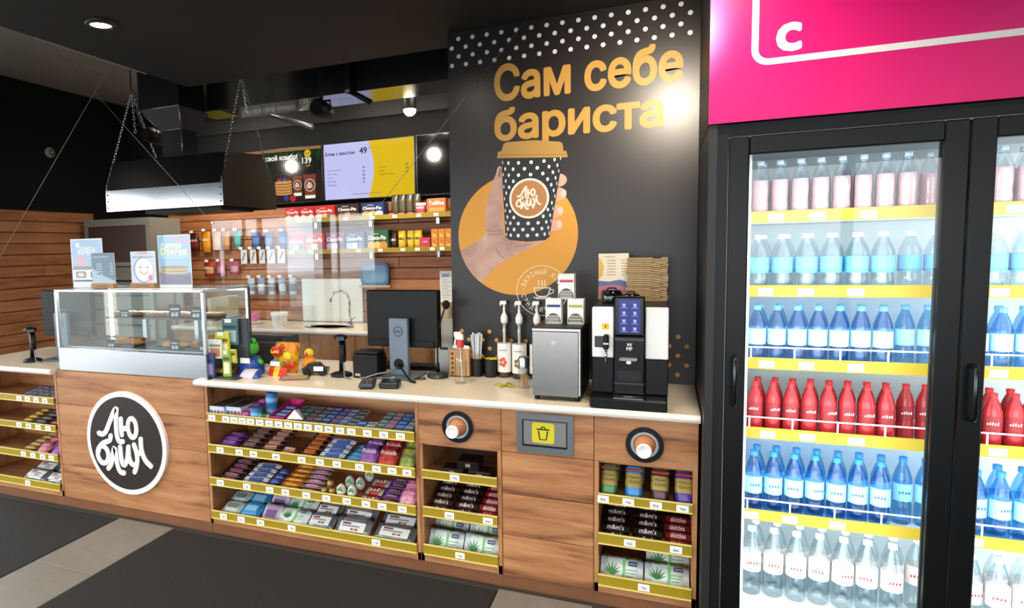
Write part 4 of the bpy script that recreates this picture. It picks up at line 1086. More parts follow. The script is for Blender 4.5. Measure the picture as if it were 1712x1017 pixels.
# dark open box
t = thing('open_tray_box', 'open dark grey plastic box behind the candy toys', 'box', (-1.30, .62, Z))
DB = mat('#3a3734', .5)
MB().box(-.19, -.1, 0, .19, .1, .006).box(-.19, -.1, 0, .19, -.094, .14).box(-.19, .094, 0, .19, .1, .15).box(-.19, -.094, 0, -.184, .094, .14).box(.184, -.094, 0, .19, .094, .165).build('walls', DB, t)
MB().box(-.19, -.104, .13, .19, -.094, .14).build('rim', mat('#54504c', .5), t)
MB().ball((.193, -.06, .12), .005, 0, 8, 6).build('screw_head', CHROME, t)
# small clear tray
t = thing('coin_tray', 'clear plastic change tray with a printed insert on the worktop', 'tray', (-.80, .17, Z), .45)
MB().prism(rrect(-.085, -.065, .085, .065, .02), 0, .004, 'z').build('plate', PET, t)
MB().box(-.07, -.05, .0042, .07, .05, .0046).box(.01, -.05, .0047, .07, .05, .005, 1).build('insert_print', [mat('#a98f86', .5), mat('#b59b58', .5)], t)
# hanging accessories rack beside the case
t = thing('accessory_rack', 'dark wire rack holding small carded goods beside the pastry case', 'rack', (-1.20, .02, Z))
MB().box(-.035, .14, 0, .10, .16, .33).build('spine', mat('#3b4347', .4), t)
MB().box(-.045, .0, 0, .11, .18, .008).build('base', mat('#3b4347', .4), t)
def mk_carded(i, w, h):
    def f():
        o = thing('carded_pack', '', 'carded pack')
        MB().cbox(-w/2, -.008, 0, w/2, .008, h, .003).build('pack', mat(('#3f4f82', '#c9c32f', '#e2e4da', '#4a6a70', '#8fae3a')[i], .4), o)
        MB().box(-w*.36, -.0088, h*.12, w*.36, -.0082, h*.55).box(-w*.4, -.0088, h*.62, w*.4, -.0082, h*.75, 1).build('print', [mat(('#9a86b4', '#eee9b0', '#c77b5c', '#9fc0c9', '#dfe6c0')[i], .5), mat(('#262d4a', '#6a6a20', '#8c8f8a', '#223436', '#4c6120')[i], .5)], o)
        MB().box(-w*.3, -.0095, h*.86, w*.1, -.0082, h*.99).build('price_tag', PAPER, o)
        return o
    return f
for i, dx, dy, dz, w, h, lb in ((0, -.06, -.005, .0, .075, .135, 'violet carded pack at the front of the accessory rack'), (2, -.035, .03, .10, .085, .11, 'white and brown carded pack in the middle of the accessory rack'), (1, -.008, .06, .10, .09, .15, 'yellow carded pack behind the white one on the accessory rack'), (4, .04, .03, .0, .05, .15, 'green carded pack at the side of the accessory rack'), (3, .02, .10, .17, .10, .15, 'grey-blue carded pack at the top of the accessory rack'), (1, .055, .07, .07, .04, .08, 'small yellow carded pack hanging at the rack side')):
    put('card%d%.2f' % (i, w), mk_carded(i, w, h), (-1.215+dx, .035+dy, Z+.009+dz), lb, 'carded goods on the accessory rack', rz=.15)
# candy toys
def candy_base(t, c, z1, r=.075):
    mb = MB(); mb.lathe([(r, 0), (r*1.05, z1*.5), (r*.7, z1), (.001, z1)], 16); mb.build('candy_bag', mat(c, .35, bump=.8, scale=40), t)
t = thing('frog_candy_toy', 'green frog candy toy with a blue bag and price tag', 'candy toy', (-1.125, .22, Z))
candy_base(t, '#24469a', .10)
b = MB().ball((0, 0, .15), .05, 0, 16, 10, (1, .9, .95)).build('frog_head', mat('#3f9d2c', .35), t)
for x in (-.028, .028):
    MB().ball((x, -.01, .193), .018, 0, 12, 8).build('eye_bump', mat('#3f9d2c', .35), b)
    MB().ball((x, -.026, .196), .007, 0, 8, 6).build('pupil', BLACK, b)
MB().tube([(-.06, 0, .08), (-.10, -.02, .075)], [.02, .012], 8).build('arm', mat('#3f9d2c', .35), t)
MB().tube([(.05, 0, .08), (.09, -.02, .07)], [.02, .012], 8).build('arm', mat('#3f9d2c', .35), t)
MB().box(-.015, -.083, .075, .05, -.081, .105).build('price_tag', PAPER, t)
t = thing('orange_candy_bag', 'orange and yellow candy bag with a red heart print', 'candy bag', (-.945, .29, Z))
mb = MB(); mb.M = Matrix.Translation((0, .03, .085)) @ Matrix.Rotation(1.35, 4, 'X') @ Matrix.Rotation(PI/2, 4, 'Z') @ Matrix.Translation((0, 0, -.02)); mb.pack(.18, .17, .05, 0, (.3, .7), 1); bg = mb.build('bag', [mat('#d9841c', .35, noise=.5, scale=22, bump=.7), mat('#d8a824', .35, noise=.5, scale=26, bump=.7)], t)
for k, (a_, b_, r, c) in enumerate(((-.045, .125, .038, '#c42a22'), (.03, .10, .03, '#e6c41f'), (.055, .05, .026, '#d8481c'), (-.06, .055, .026, '#3f86b8'), (-.015, .04, .03, '#7fa52a'), (.0, .155, .02, '#a8481c'))): MB().ball((a_, -.012-.001*k, b_), r, 0, 12, 8, (1, .35, .85)).build('printed_sweet', mat(c, .4), bg)
MB().text('Love', -.045, .128, w=.05, y=-.028, bold=.03).build('lettering', mat('#f3e33a', .4), bg)
t = thing('bird_candy_toy', 'red and yellow candy bag leaning before the orange box', 'candy toy', (-.935, .215, Z))
mb = MB(); mb.M = Matrix.Rotation(1.15, 4, 'X'); mb.pack(.12, .11, .035, 0, (.3, .7), 1); mb.build('bag', [mat('#c83a24', .4), mat('#e0bf2a', .4)], t)
MB().box(-.03, -.035, .06, .03, -.033, .085).build('price_tag', PAPER, t)
t = thing('blue_candy_bag', 'dark blue and white candy bag lying at the feet of the frog', 'candy bag', (-1.065, .13, Z))
mb = MB(); mb.M = Matrix.Rotation(.5, 4, 'X'); mb.pack(.15, .10, .04, 0, (.25, .75), 1); mb.M = Matrix.Translation((0, 0, .0)); mb.build('bag', [mat('#2a3f8f', .3), mat('#c9c4d0', .4)], t)
t = thing('orange_bird_toy', 'small orange and yellow toy beside the black toy car', 'candy toy', (-.80, .33, Z))
MB().ball((0, 0, .05), .045, 0, 12, 8, (1, .8, 1.1)).build('toy_body', mat('#e08a1c', .4), t); MB().ball((.0, 0, .115), .028, 0, 12, 8).build('toy_head', mat('#e9b928', .4), t)
MB().lathe([(.001, .03), (.012, 0)], 8, (0, -.03, .10)).build('beak', mat('#b8331f', .4), t)
t = thing('toy_car', 'black toy car with a white price tag beside the candy toys', 'toy car', (-.735, .29, Z), .25)
MB().prism([(-.07, .015), (.07, .015), (.075, .04), (.045, .045), (.02, .07), (-.035, .07), (-.06, .045), (-.075, .04)], -.03, .03, 'y').build('car_body', mat('#121110', .25), t)
for x in (-.045, .045):
    for yy in (-.033, .033):
        mb = MB(); mb.M = Matrix.Translation((x, yy, .02)) @ Matrix.Rotation(PI/2, 4, 'X'); mb.lathe([(.02, -.008), (.02, .008)], 14); mb.build('wheel', BLACK, t)
MB().box(.0, -.046, .03, .055, -.044, .055).build('price_tag', PAPER, t)
t = thing('chocolate_egg_pack', 'small brown pack of gold chocolate eggs with a price tag', 'sweets', (-1.225, .15, Z))
MB().cbox(-.055, -.03, 0, .055, .03, .05, .006).build('carton', mat('#5c3524', .4), t)
for k in range(3): MB().ball((-.03+.032*k, -.032, .026), .015, 0, 10, 7).build('egg', mat('#c0a15c', .3, .4), t)
MB().box(.0, -.05, .022, .045, -.048, .05).build('price_tag', PAPER, t)
# ================================================================== goods on the racks
def txt_child(o, body, x, yz, w, h, m, top, lift, bold=.0):
    mb = MB().text(body, x, yz, w=w, h=h, y=lift, top=top, bold=bold)
    return mb.build('lettering', m, o)
def mk_flow(name, cat, w, d, h, c, cb, txt=None, ct='#f2efe9', band=(.18, .82), rough=.32):
    def f():
        o = MB().pack(w, d, h, 0, band, 1).build(name, [mat(c, rough, spec=.6, noise=.35, scale=70, bump=.35), mat(cb, rough, spec=.6, noise=.3, scale=90, bump=.35)]); tag(o, cat=cat)
        if txt: txt_child(o, txt, 0, 0, w*.6, d*.42, mat(ct, .4), True, h+.0012)
        return o
    return f
def mk_gum(w, d, h, c, c2):
    def f():
        o = MB().cbox(-w/2, -d/2, 0, w/2, d/2, h, .0015).build('gum_pack', mat(c, .35)); tag(o, cat='gum')
        MB().box(-w*.4, -d*.3, h+.0003, w*.4, d*.12, h+.0009).box(-w*.44, -d/2-.0008, h*.15, w*.44, -d/2-.0002, h*.85, 1).build('print', [mat(c2, .4), mat('#d9c9c6', .4)], o)
        return o
    return f
def rows(key, fn, x, z, n, label, unit, shelf, y0=.02, pitch=.05, rise=.012, tilt=.35, rz=0., grp=None, jit=.003):
    for k in range(n):
        lb = '%s, %s from the front, %s shelf of the %s' % (label, ORD[k], shelf, unit)
        put(key, fn, (x+random.uniform(-jit, jit), y0+k*pitch, z+.002+k*rise), lb, grp or ('goods on the %s shelf of the %s' % (shelf, unit)), rz=rz+random.uniform(-.03, .03), rx=tilt+random.uniform(-.04, .04))
LR, FRK, NB, NF = 'long rack', 'far rack', 'bin-side cabinet', 'fridge-side cabinet'
# --- long rack, top shelf
S1 = .688
def mk_candybox():
    o = MB().cbox(-.05, 0, 0, .05, .24, .062, .002).build('candy_carton', mat('#cfd8e2', .4)); tag(o, cat='candy box')
    mb = MB()
    for k in range(4): mb.disc((-.036+.024*k, .03), .011, -.0006, k % 2, 10)
    mb.box(-.048, .0, .0622, .048, .235, .0628, 2); mb.build('print', [mat('#3565a8', .4), mat('#c8514a', .4), mat('#3a3a40', .5, noise=.6, scale=60)], o)
    return o
put('cbox', mk_candybox, (-1.215, .005, S1), 'white carton of blue printed candies at the end of the long rack top shelf', 'candy cartons on the long rack')
put('cbox', mk_candybox, (-1.112 - .0, .02, S1), 'white carton of blue printed candies beside the pink packs on the long rack', 'candy cartons on the long rack')
rows('pinkpk', mk_flow('candy_pack', 'candy pack', .06, .05, .02, '#b22a86', '#d66ab0'), -1.03, S1+.012, 4, 'magenta candy pack', LR, 'top', .03, .05, .012, .7)
def mk_tub():
    t = thing('gum_tub', '', 'gum tub')
    MB().lathe([(.03, 0), (.034, .008), (.034, .045), (.03, .05)], 20).build('tub', mat('#3f8fca', .35), t)
    MB().lathe([(.033, .0505), (.033, .062), (.028, .066), (.001, .064)], 20).build('lid', mat('#2b6fae', .35), t)
    MB().lathe([(.0345, .015), (.0345, .036)], 20).build('label_band', mat('#8cc4e6', .4), t)
    return t
put('tub', mk_tub, (-.975, .045, S1), 'blue round gum tub at the front of the long rack top shelf', 'blue gum tubs')
put('tub', mk_tub, (-.935, .135, S1+.0), 'blue round gum tub behind the other on the long rack top shelf', 'blue gum tubs')
put('tub', mk_tub, (-.935, .135, S1+.067), 'blue round gum tub stacked on top of the rear one', 'blue gum tubs')
put('redgr', mk_flow('candy_pack', 'candy pack', .06, .05, .018, '#c7c7c0', '#3f8a4a'), (-.915, .03, S1+.012), 'small white and green candy pack before the blue tubs', None, rx=.9)
t = thing('candy_display_tray', 'pink cardboard display tray with blue packs on the long rack', 'display tray', (-.83, .02, S1))
PK = mat('#d02a78', .45)
MB().box(-.048, 0, 0, .048, .22, .003).box(-.048, 0, .003, .048, .003, .03).box(-.048, .217, .003, .048, .22, .075).build('tray', PK, t)
MB().prism([(0, .003), (.22, .003), (.22, .075), (0, .03)], -.048, -.045, 'x').build('tray_side', PK, t); MB().prism([(0, .003), (.22, .003), (.22, .075), (0, .03)], .045, .048, 'x').build('tray_side', PK, t)
rows('trayp', mk_gum(.08, .04, .012, '#3a63b4', '#b9c6e4'), -.83, S1+.006, 4, 'blue pack in the pink tray', LR, 'top', .035, .045, .008, .3, 0, 'blue packs in the pink tray')
GC = [('dark green', '#3d5148', '#6d8a78'), ('teal', '#41605c', '#7f9c98'), ('plum', '#5c4a58', '#93808e'), ('slate', '#4a5660', '#8e9aa6'), ('navy', '#2c4a86', '#8ea6cf'), ('blue and red', '#3c5aa0', '#b0707a'), ('steel blue', '#4d6a92', '#a9b8cc'), ('silver', '#8e9296', '#3c4046'), ('bright blue', '#2a63b4', '#9cbce6'), ('white', '#b9bec2', '#7b848c'), ('sea green', '#47706e', '#9fbcb8'), ('mauve', '#8c6a86', '#c0a4ba'), ('royal blue', '#245aa8', '#7fa8dc'), ('grey-green', '#5a7274', '#a4b4b2')]
for i, (nm, c, c2) in enumerate(GC):
    n = 2 if i in (8, 9) else 5
    rows('gum%d' % i, mk_gum(.050, .038, .013, c, c2), -.752+.0525*i, S1+.004, n, nm + ' gum pack', LR, 'top', .022, .044, .0075, .22, 0, 'gum on the long rack')
t = thing('paper_tent', 'folded white paper tent standing among the gum packs', 'paper', (-.70, .012, S1+.03))
MB().add([(-.045, -.01, .0), (.0, -.012, .055), (.0, .03, .045), (-.03, .03, 0)], [(0, 1, 2, 3)]).add([(-.05, -.014, 0), (.05, -.014, .004), (.0, -.015, .054)], [(0, 1, 2)]).add([(.045, -.01, .0), (.0, -.012, .055), (.0, .03, .045), (.03, .03, 0)], [(0, 3, 2, 1)]).build('sheet', PAPER, t)
# --- long rack, second shelf
S2 = .508
def bars(i, nm, kind, x0, x1, z, n, c, cb, shelf, txt=None, unit=LR, d=.038, h=.018, ct='#f2efe9', y0=.02, pitch=.042, rise=.011, tilt=.35, name='chocolate_bar', cat='chocolate bar'):
    rows('bar_%s_%s' % (unit, nm), mk_flow(name, cat, x1-x0-.004, d, h, c, cb, txt, ct), (x0+x1)/2, z, n, '%s %s' % (nm, kind), unit, shelf, y0, pitch, rise, tilt)
B_ = 'chocolate bar'
bars(0, 'purple', B_, -1.25, -1.11, S2, 4, '#4c1f7a', '#7a3fa8', 'second', '~~', ct='#d9b3a0')
bars(1, 'dark brown', B_, -1.10, -.97, S2, 6, '#2a1714', '#6b4a42', 'second', '~~', rise=.013, ct='#c9a79a')
bars(2, 'brown and cream', B_, -.965, -.835, S2, 6, '#3a1d16', '#a8684e', 'second', '~~', rise=.012, ct='#e9ddcf')
bars(3, 'low reddish', B_, -.83, -.715, S2, 2, '#4a2016', '#b0704a', 'second', '~~')
bars(4, 'black and orange', B_, -.71, -.59, S2, 6, '#1f120e', '#b4501e', 'second', '~~', rise=.012, ct='#e0a04a')
bars(5, 'blue coconut', B_, -.585, -.435, S2, 5, '#c9d4e0', '#2a5cae', 'second', 'BOUNTY', rise=.011)
bars(6, 'sky blue', 'wafer bar', -.43, -.325, S2, 5, '#2f7fbc', '#58a6d6', 'second', None, rise=.006, name='wafer_bar', cat='wafer')
def bag(i, nm, x, z, w, h, c, cb, shelf, unit, n=2, txt=None, y0=.05, pitch=.06, rise=.02, tilt=1.0, ct='#f2efe9', kind='sweet bag', d=.03, band=(.15, .85)):
    def fn():
        mb = MB(); mb.M = Matrix.Rotation(PI/2, 4, 'Z'); mb.pack(h, w, d, 0, band, 1)
        o = mb.build('sweet_bag', [mat(c, .3, spec=.6, noise=.35, scale=45, bump=.5), mat(cb, .3, spec=.6, noise=.45, scale=40, bump=.5)]); tag(o, cat='sweet bag')
        if txt: txt_child(o, txt, 0, h*.16, w*.78, h*.17, mat(ct, .4), True, d+.0012)
        return o
    rows('bag_%s_%s' % (unit, nm), fn, x, z, n, '%s %s' % (nm, kind), unit, shelf, y0, pitch, rise, tilt)
bag(0, 'violet fruit', -.285, S2+.03, .10, .13, '#6d3f8a', '#8f5aa4', 'second', LR, 2, 'Fruittella', tilt=.75)
bag(1, 'red fruit', -.18, S2+.03, .105, .135, '#9a2630', '#b8433a', 'second', LR, 2, 'Fruittella', tilt=.75)
bag(2, 'lime fruit', -.078, S2+.03, .085, .12, '#a9ad3a', '#8a9a4a', 'second', LR, 2, 'Fruit', tilt=.75, ct='#5a2a60')
# --- long rack, third shelf
S3 = .318
bars(0, 'dark maroon', B_, -1.245, -1.09, S3, 6, '#241418', '#7a4452', 'third', '~~', rise=.012, ct='#d8a5ad')
bars(1, 'navy and white', B_, -1.08, -.92, S3, 5, '#c9cfd8', '#2c4c8c', 'third', 'BOUNTY', rise=.011)
bars(2, 'indigo', 'cookie bar', -.915, -.84, S3, 4, '#22306a', '#4f62a0', 'third', None, rise=.012, name='cookie_bar', cat='cookie')
bars(3, 'orange and gold', B_, -.835, -.705, S3, 6, '#b5641c', '#d9a030', 'third', '~~', rise=.010, ct='#c8302a')
bars(4, 'pale pink wafer', B_, -.70, -.575, S3, 7, '#7f6a60', '#a0607e', 'third', '~~', rise=.013, d=.03, pitch=.036)
for k, (x, yy, z) in enumerate(((-.553, .03, .0), (-.51, .035, .0), (-.545, .075, .0), (-.505, .08, .0), (-.53, .055, .034))):
    def mk_ball():
        o = MB().ball((0, 0, .02), .02, 0, 14, 10).build('chocolate_ball', mat('#b08a4c', .35, .5, bump=.5, scale=90)); tag(o, cat='chocolate')
        MB().lathe([(.019, .0), (.0215, .012), (.0205, .014)], 14).build('paper_case', mat('#5a3a22', .6), o); return o
    put('goldball', mk_ball, (x, yy, S3+z), 'gold foil chocolate ball, %s of five on the long rack' % ORD[k], 'gold chocolate balls')
def mk_egg():
    pr = [(.0001, 0)] + [(.0255*math.sin(PI*k/10)*(1-.12*(k/10-.5)*2*(1 if k > 5 else .4)), .034*(1-math.cos(PI*k/10))) for k in range(1, 10)] + [(.0001, .068)]
    t = thing('chocolate_egg', '', 'chocolate egg')
    MB().lathe(pr, 18).build('egg', mat('#dfe0da', .35), t)
    mb = MB()
    for a, b, r in ((0, .046, .010), (-.008, .040, .008), (.008, .038, .008)): mb.disc((a, b), r, -.0262+abs(a)*.15, 0, 12)
    mb.build('green_print', mat('#4f8f3a', .4), t)
    return t
for x, yy, z, lb in ((-.455, .03, 0, 'white foil egg with green print at the front of the egg group'), (-.392, .032, 0, 'white foil egg in front next to the chocolate tablets'), (-.44, .10, .02, 'white foil egg in the second egg row beside the gold balls'), (-.378, .10, .02, 'white foil egg in the second egg row beside the tablets'), (-.36, .175, .04, 'white foil egg at the very back of the egg group')):
    put('egg', mk_egg, (x, yy, S3+z), lb, 'foil eggs on the long rack', rz=.2, rx=-.15)
bars(5, 'cream and red', 'chocolate tablet', -.335, -.235, S3, 3, '#b9a79c', '#a8342a', 'third', '~~', d=.065, pitch=.075, rise=.018, name='chocolate_tablet')
bars(6, 'violet and brown', B_, -.23, -.125, S3, 5, '#6a2490', '#4a2f38', 'third', '~~', rise=.012, ct='#d9a0d0')
bag(3, 'pink marshmallow', -.078, S3+.02, .09, .11, '#cf6f8c', '#e0a0b4', 'third', LR, 2, None, tilt=.7)
# --- long rack, bottom shelf: wipes
S4 = .123
def mk_wipes(w, d, h, c, cb, kind, ct='#3f6a4a'):
    def f():
        o = MB().pack(w, d, h, 0, (.14, .86), 1, nx=9, ny=5, crimp=.05).build('wipes_pack', [mat(c, .22, .6 if kind == 'silver' else 0, spec=.6, noise=.12, scale=30, bump=.7), mat(cb, .28, .5 if kind == 'silver' else 0, spec=.6, noise=.08, scale=25, bump=.5)]); tag(o, cat='wet wipes')
        if kind == 'aloe':
            mb = MB(); mb.M = Matrix.Translation((-w*.22, -d*.18, h+.0012)) @ Matrix.Rotation(-PI/2, 4, 'X')
            for k in range(7):
                a = PI*(.12+.76*k/6); L_ = d*(.34+.1*math.sin(PI*k/6)); dx, dz = math.cos(a), math.sin(a)
                mb.add([(-dz*.006, -.0002*k, dx*.006), (dx*L_, -.0002*k, dz*L_), (dz*.006, -.0002*k, -dx*.006)], [(0, 1, 2)])
            mb.build('leaf_print', mat('#3c7d3f', .4), o)
            mb = MB(); mb.M = Matrix.Translation((0, 0, h+.0011)) @ Matrix.Rotation(-PI/2, 4, 'X')
            mb.stroke([(w*.02, -d*.36), (w*.06, -d*.1), (w*.05, d*.34)], .012, -.0003, 0, 0); mb.build('stripe_print', mat('#7fbf7c', .4), o)
            mb = MB().box(w*.16, d*.14, h+.0010, w*.36, d*.28, h+.0016).text('aura', w*.26, d*.21, w=w*.14, y=h+.0020, top=True, mi=1)
            for k in range(3): mb.box(w*.1, d*(-.02-.1*k), h+.0010, w*(.36-.04*k), d*(.01-.1*k), h+.0014, 2)
            mb.build('label_print', [mat('#2f4468', .4), WHITE, mat('#7fae86', .4)], o)
        elif kind == 'silver':
            mb = MB().box(-w*.36, -d*.36, h+.0004, w*.36, d*.1, h+.0014)
            for k in range(3): mb.disc((0, 0), .001, 0, 1, 3)
            mb.box(-w*.3, -d*.02, h+.0016, -w*.06, d*.06, h+.002, 1).box(-w*.3, -d*.12, h+.0016, w*.2, -d*.07, h+.002, 2)
            for k in range(3):
                mb.add([(w*(.0+.07*k)+.007*math.cos(2*PI*q/10), -d*.24+.007*math.sin(2*PI*q/10), h+.0022) for q in range(10)], [tuple(range(10))], 3+k % 2)
            mb.build('label_print', [mat('#e3e3e0', .4), mat('#7c2f3f', .4), mat('#5c6470', .4), mat('#8a4a2a', .4), mat('#c0a050', .4)], o)
        else:
            mb = MB().box(-w*.28, -d*.2, h+.0006, w*.28, d*.12, h+.0014); mb.build('label_print', mat(ct, .4), o)
        return o
    return f
WW = 'wet wipes pack'
def wipes(nm, x, z, n, shelf, unit, fn, y0=.07, pitch=.085, rise=.026, tilt=.42, rz=0): rows('wip_%s_%s' % (unit, nm), fn, x, z+.012, n, '%s %s' % (nm, WW), unit, shelf, y0, pitch, rise, tilt, rz)
wipes('grey-green', -1.175, S4, 3, 'bottom', LR, mk_wipes(.125, .10, .03, '#aebab6', '#c6d0cb', 'plain', '#76867f'))
wipes('bright blue', -1.045, S4, 2, 'bottom', LR, mk_wipes(.135, .12, .035, '#2f7db4', '#4a97c8', 'plain', '#8cc0e0'))
wipes('lilac', -.915, S4, 2, 'bottom', LR, mk_wipes(.115, .13, .03, '#c6bccb', '#b39dbd', 'plain', '#6f5a86'), tilt=.75)
wipes('aloe green', -.765, S4, 2, 'bottom', LR, mk_wipes(.18, .12, .035, '#d6ded9', '#dfece2', 'aloe'), tilt=.6)
wipes('small silver', -.59, S4, 2, 'bottom', LR, mk_wipes(.16, .12, .04, '#8d979c', '#9aa3a7', 'silver'), tilt=.5)
wipes('silver', -.40, S4, 2, 'bottom', LR, mk_wipes(.20, .12, .04, '#929ca1', '#a3abaf', 'silver'), tilt=.65)
wipes('dull silver', -.16, S4, 2, 'bottom', LR, mk_wipes(.22, .12, .04, '#858f94', '#969fa3', 'silver'), tilt=.5)
# --- cabinet by the bin
def mk_choc():
    o = MB().cbox(-.055, -.045, 0, .055, .045, .035, .002).build('chocolate_box', mat('#160d0b', .35)); tag(o, cat='chocolate box')
    MB().box(-.012, -.0456, .01, .012, -.0452, .026).box(-.05, -.0454, .002, .05, -.0451, .0035, 1).build('print', [mat('#8d8580', .4), mat('#6b5148', .4)], o); return o
put('chocb', mk_choc, (.165, .05, .510), 'dark chocolate box at the front beside the empty shelf end, by the bin', 'dark chocolate boxes')
put('chocb', mk_choc, (.30, .05, .510), 'dark chocolate box at the front close to the bin', 'dark chocolate boxes')
put('chocb', mk_choc, (.235, .085, .5455), 'dark chocolate box stacked on the other two by the bin', 'dark chocolate boxes', rx=.1)
bars(0, 'brown peanut', 'candy bag', .035, .155, .322, 5, '#2c1512', '#43211c', 'middle', "m&m's", NB, d=.055, pitch=.045, rise=.017, tilt=.6, name='candy_bag', cat='candy')
bars(1, 'deep brown', 'candy bag', .16, .28, .322, 5, '#221311', '#3a1d19', 'middle', "m&m's", NB, d=.055, pitch=.045, rise=.017, tilt=.6, name='candy_bag', cat='candy')
bars(2, 'red', 'candy bag', .285, .39, .322, 5, '#7c1a1c', '#982226', 'middle', 'skittles', NB, d=.055, pitch=.045, rise=.016, tilt=.6, name='candy_bag', cat='candy')
AL = mk_wipes(.178, .13, .04, '#cfd8d6', '#e4efe6', 'aloe')
wipes('white aloe', .112, .128, 2, 'bottom', NB, AL, tilt=.95, rise=.02)
wipes('second white aloe', .298, .128, 2, 'bottom', NB, AL, tilt=.95, rise=.02)
# --- cabinet by the fridge
for i, (nm, x, c, cb) in enumerate((('green topped', .882, '#3f7d4a', '#a8934a'), ('blue topped', .985, '#2f86c8', '#a8934a'), ('brown topped', 1.09, '#4a2a2e', '#a8934a'), ('violet topped', 1.185, '#4a2f8e', '#a8934a'))):
    def fn(c=c, cb=cb):
        mb = MB(); mb.M = Matrix.Rotation(PI/2, 4, 'Z'); mb.pack(.135, .072, .02, 0, (.38, .80), 1); o = mb.build('chocolate_tablet', [mat(c, .3), mat(cb, .3)]); tag(o, cat='chocolate')
        MB().text('Alpen', 0, .022, w=.046, h=.013, y=.0212, top=True).text('Gold', 0, .004, w=.042, h=.013, y=.0212, top=True).build('lettering', mat('#3a2a10', .4), o)
        MB().box(-.034, .048, .0185, .034, .058, .0195).build('red_stripe', mat('#a82a2a', .4), o)
        return o
    put('alp%d' % i, fn, (x, .055, .497+.062), nm + ' gold chocolate tablet standing in front, cabinet by the fridge', 'gold chocolate tablets', rx=1.15)
    put('alp%d' % i, fn, (x+.006, .16, .497+.095), nm + ' gold chocolate tablet standing behind, cabinet by the fridge', 'gold chocolate tablets', rx=1.15)
bars(0, 'black peanut', 'candy bag', .85, .97, .315, 5, '#140d0c', '#241614', 'middle', "m&m's", NF, d=.055, pitch=.045, rise=.017, tilt=.6, name='candy_bag', cat='candy')
bars(1, 'very dark brown', 'candy bag', .98, 1.10, .315, 5, '#1a0f0d', '#2c1916', 'middle', "m&m's", NF, d=.055, pitch=.045, rise=.017, tilt=.6, name='candy_bag', cat='candy')
bars(2, 'crimson', 'candy bag', 1.11, 1.215, .315, 4, '#701418', '#8c1c22', 'middle', 'skittles', NF, d=.055, pitch=.045, rise=.016, tilt=.6, name='candy_bag', cat='candy')
wipes('white aloe', .936, .125, 1, 'bottom', NF, AL, tilt=.8, rise=.02)
wipes('second white aloe', 1.122, .125, 2, 'bottom', NF, AL, tilt=.65, rise=.03)
# --- far rack
for i in range(6):
    nm, c, c2 = (('dull blue', '#4a5a80', '#8c9ac0'), ('lead grey', '#565c64', '#9aa0a8'), ('dusty violet', '#5e5070', '#9a8cac'), ('dull green', '#4c6258', '#8ca69a'), ('dark red', '#6a3a40', '#b08a8e'), ('pale grey', '#8a8f96', '#c4c8cc'))[i]
    rows('fgum%d' % i, mk_gum(.05, .038, .013, c, c2), -2.80+.056*i, .692, 4, nm + ' gum pack', FRK, 'top', .022, .044, .0075, .22, 0, 'gum on the far rack')
bars(0, 'yellow and brown', B_, -2.87, -2.76, .508, 5, '#6a4a1c', '#c0983a', 'second', None, FRK); bars(1, 'near black', B_, -2.755, -2.62, .508, 5, '#1d1816', '#5c5650', 'second', None, FRK); bars(2, 'rusty red', B_, -2.615, -2.49, .508, 4, '#4a1a18', '#a0503a', 'second', None, FRK)
bars(3, 'golden', B_, -2.88, -2.75, .318, 6, '#7a5a22', '#b0904a', 'third', None, FRK); bag(5, 'rose pink', -2.67, .33, .10, .13, '#b84a6a', '#d88aa0', 'third', FRK, 3, None, tilt=.6); bag(6, 'bright violet', -2.55, .33, .09, .13, '#7a3a9a', '#a06ac0', 'third', FRK, 2, None, tilt=.6)
wipes('silver', -2.76, .123, 2, 'bottom', FRK, mk_wipes(.2, .12, .045, '#929ca1', '#a3abaf', 'silver')); wipes('dark silver', -2.565, .123, 2, 'bottom', FRK, mk_wipes(.17, .12, .045, '#6f787d', '#8a9397', 'silver'))
# ================================================================== behind the counter
# menu screens
def tv(x0, label):
    t = thing('menu_screen', label, 'screen', (x0, 2.57, 2.075))
    MB().cbox(0, .004, 0, .948, .06, .545, .004).build('casing', mat('#0a0a0b', .3), t)
    MB().box(.2, .06, .15, .75, .085, .4).build('wall_bracket', BLK2, t)
    return t, MB().box(.013, .002, .013, .935, .0045, .533).build('panel', None or mat('#07080a', .07, spec=.6), t)
E1 = .75
EMS = {}
def em(c, e=E1):
    # lit screen pixel: dark glossy face that gives off its colour
    if (c, e) not in EMS:
        m = bpy.data.materials.new('screen_' + c); m.use_nodes = True; b = m.node_tree.nodes['Principled BSDF']
        b.inputs['Base Color'].default_value = (.004, .004, .005, 1); b.inputs['Roughness'].default_value = .08
        b.inputs['Emission Color'].default_value = lin(c); b.inputs['Emission Strength'].default_value = e
        EMS[(c, e)] = m
    return EMS[(c, e)]
t, s = tv(-2.888, 'menu screen with a coffee and pancake combo picture'); y = .0014
mb = MB().box(.013, y, .013, .935, .002, .533, 0).box(.013, y-.0004, .30, .935, y, .533, 1).box(.013, y-.0008, .507, .935, y-.0004, .533, 2)
for k in range(26):
    x = .03+.035*k
    mb.add([(x-.03, y-.001, .507), (x+.03, y-.001, .507), (x+.01*math.sin(k*3.), y-.001, .40+.035*math.sin(k*1.7))], [(0, 1, 2)], 3 if k % 2 else 12)
mb.text('Собери свой комбо!', .36, .445, w=.62, y=y-.0014, mi=4, bold=.03)
mb.disc((.785, .47), .036, y-.0014, 5, 20).text('190', .785, .47, w=.04, y=y-.0018, mi=6).text('139', .775, .405, w=.10, y=y-.0018, mi=4, bold=.02).text('руб', .79, .355, w=.045, y=y-.0018, mi=5, bold=.01)
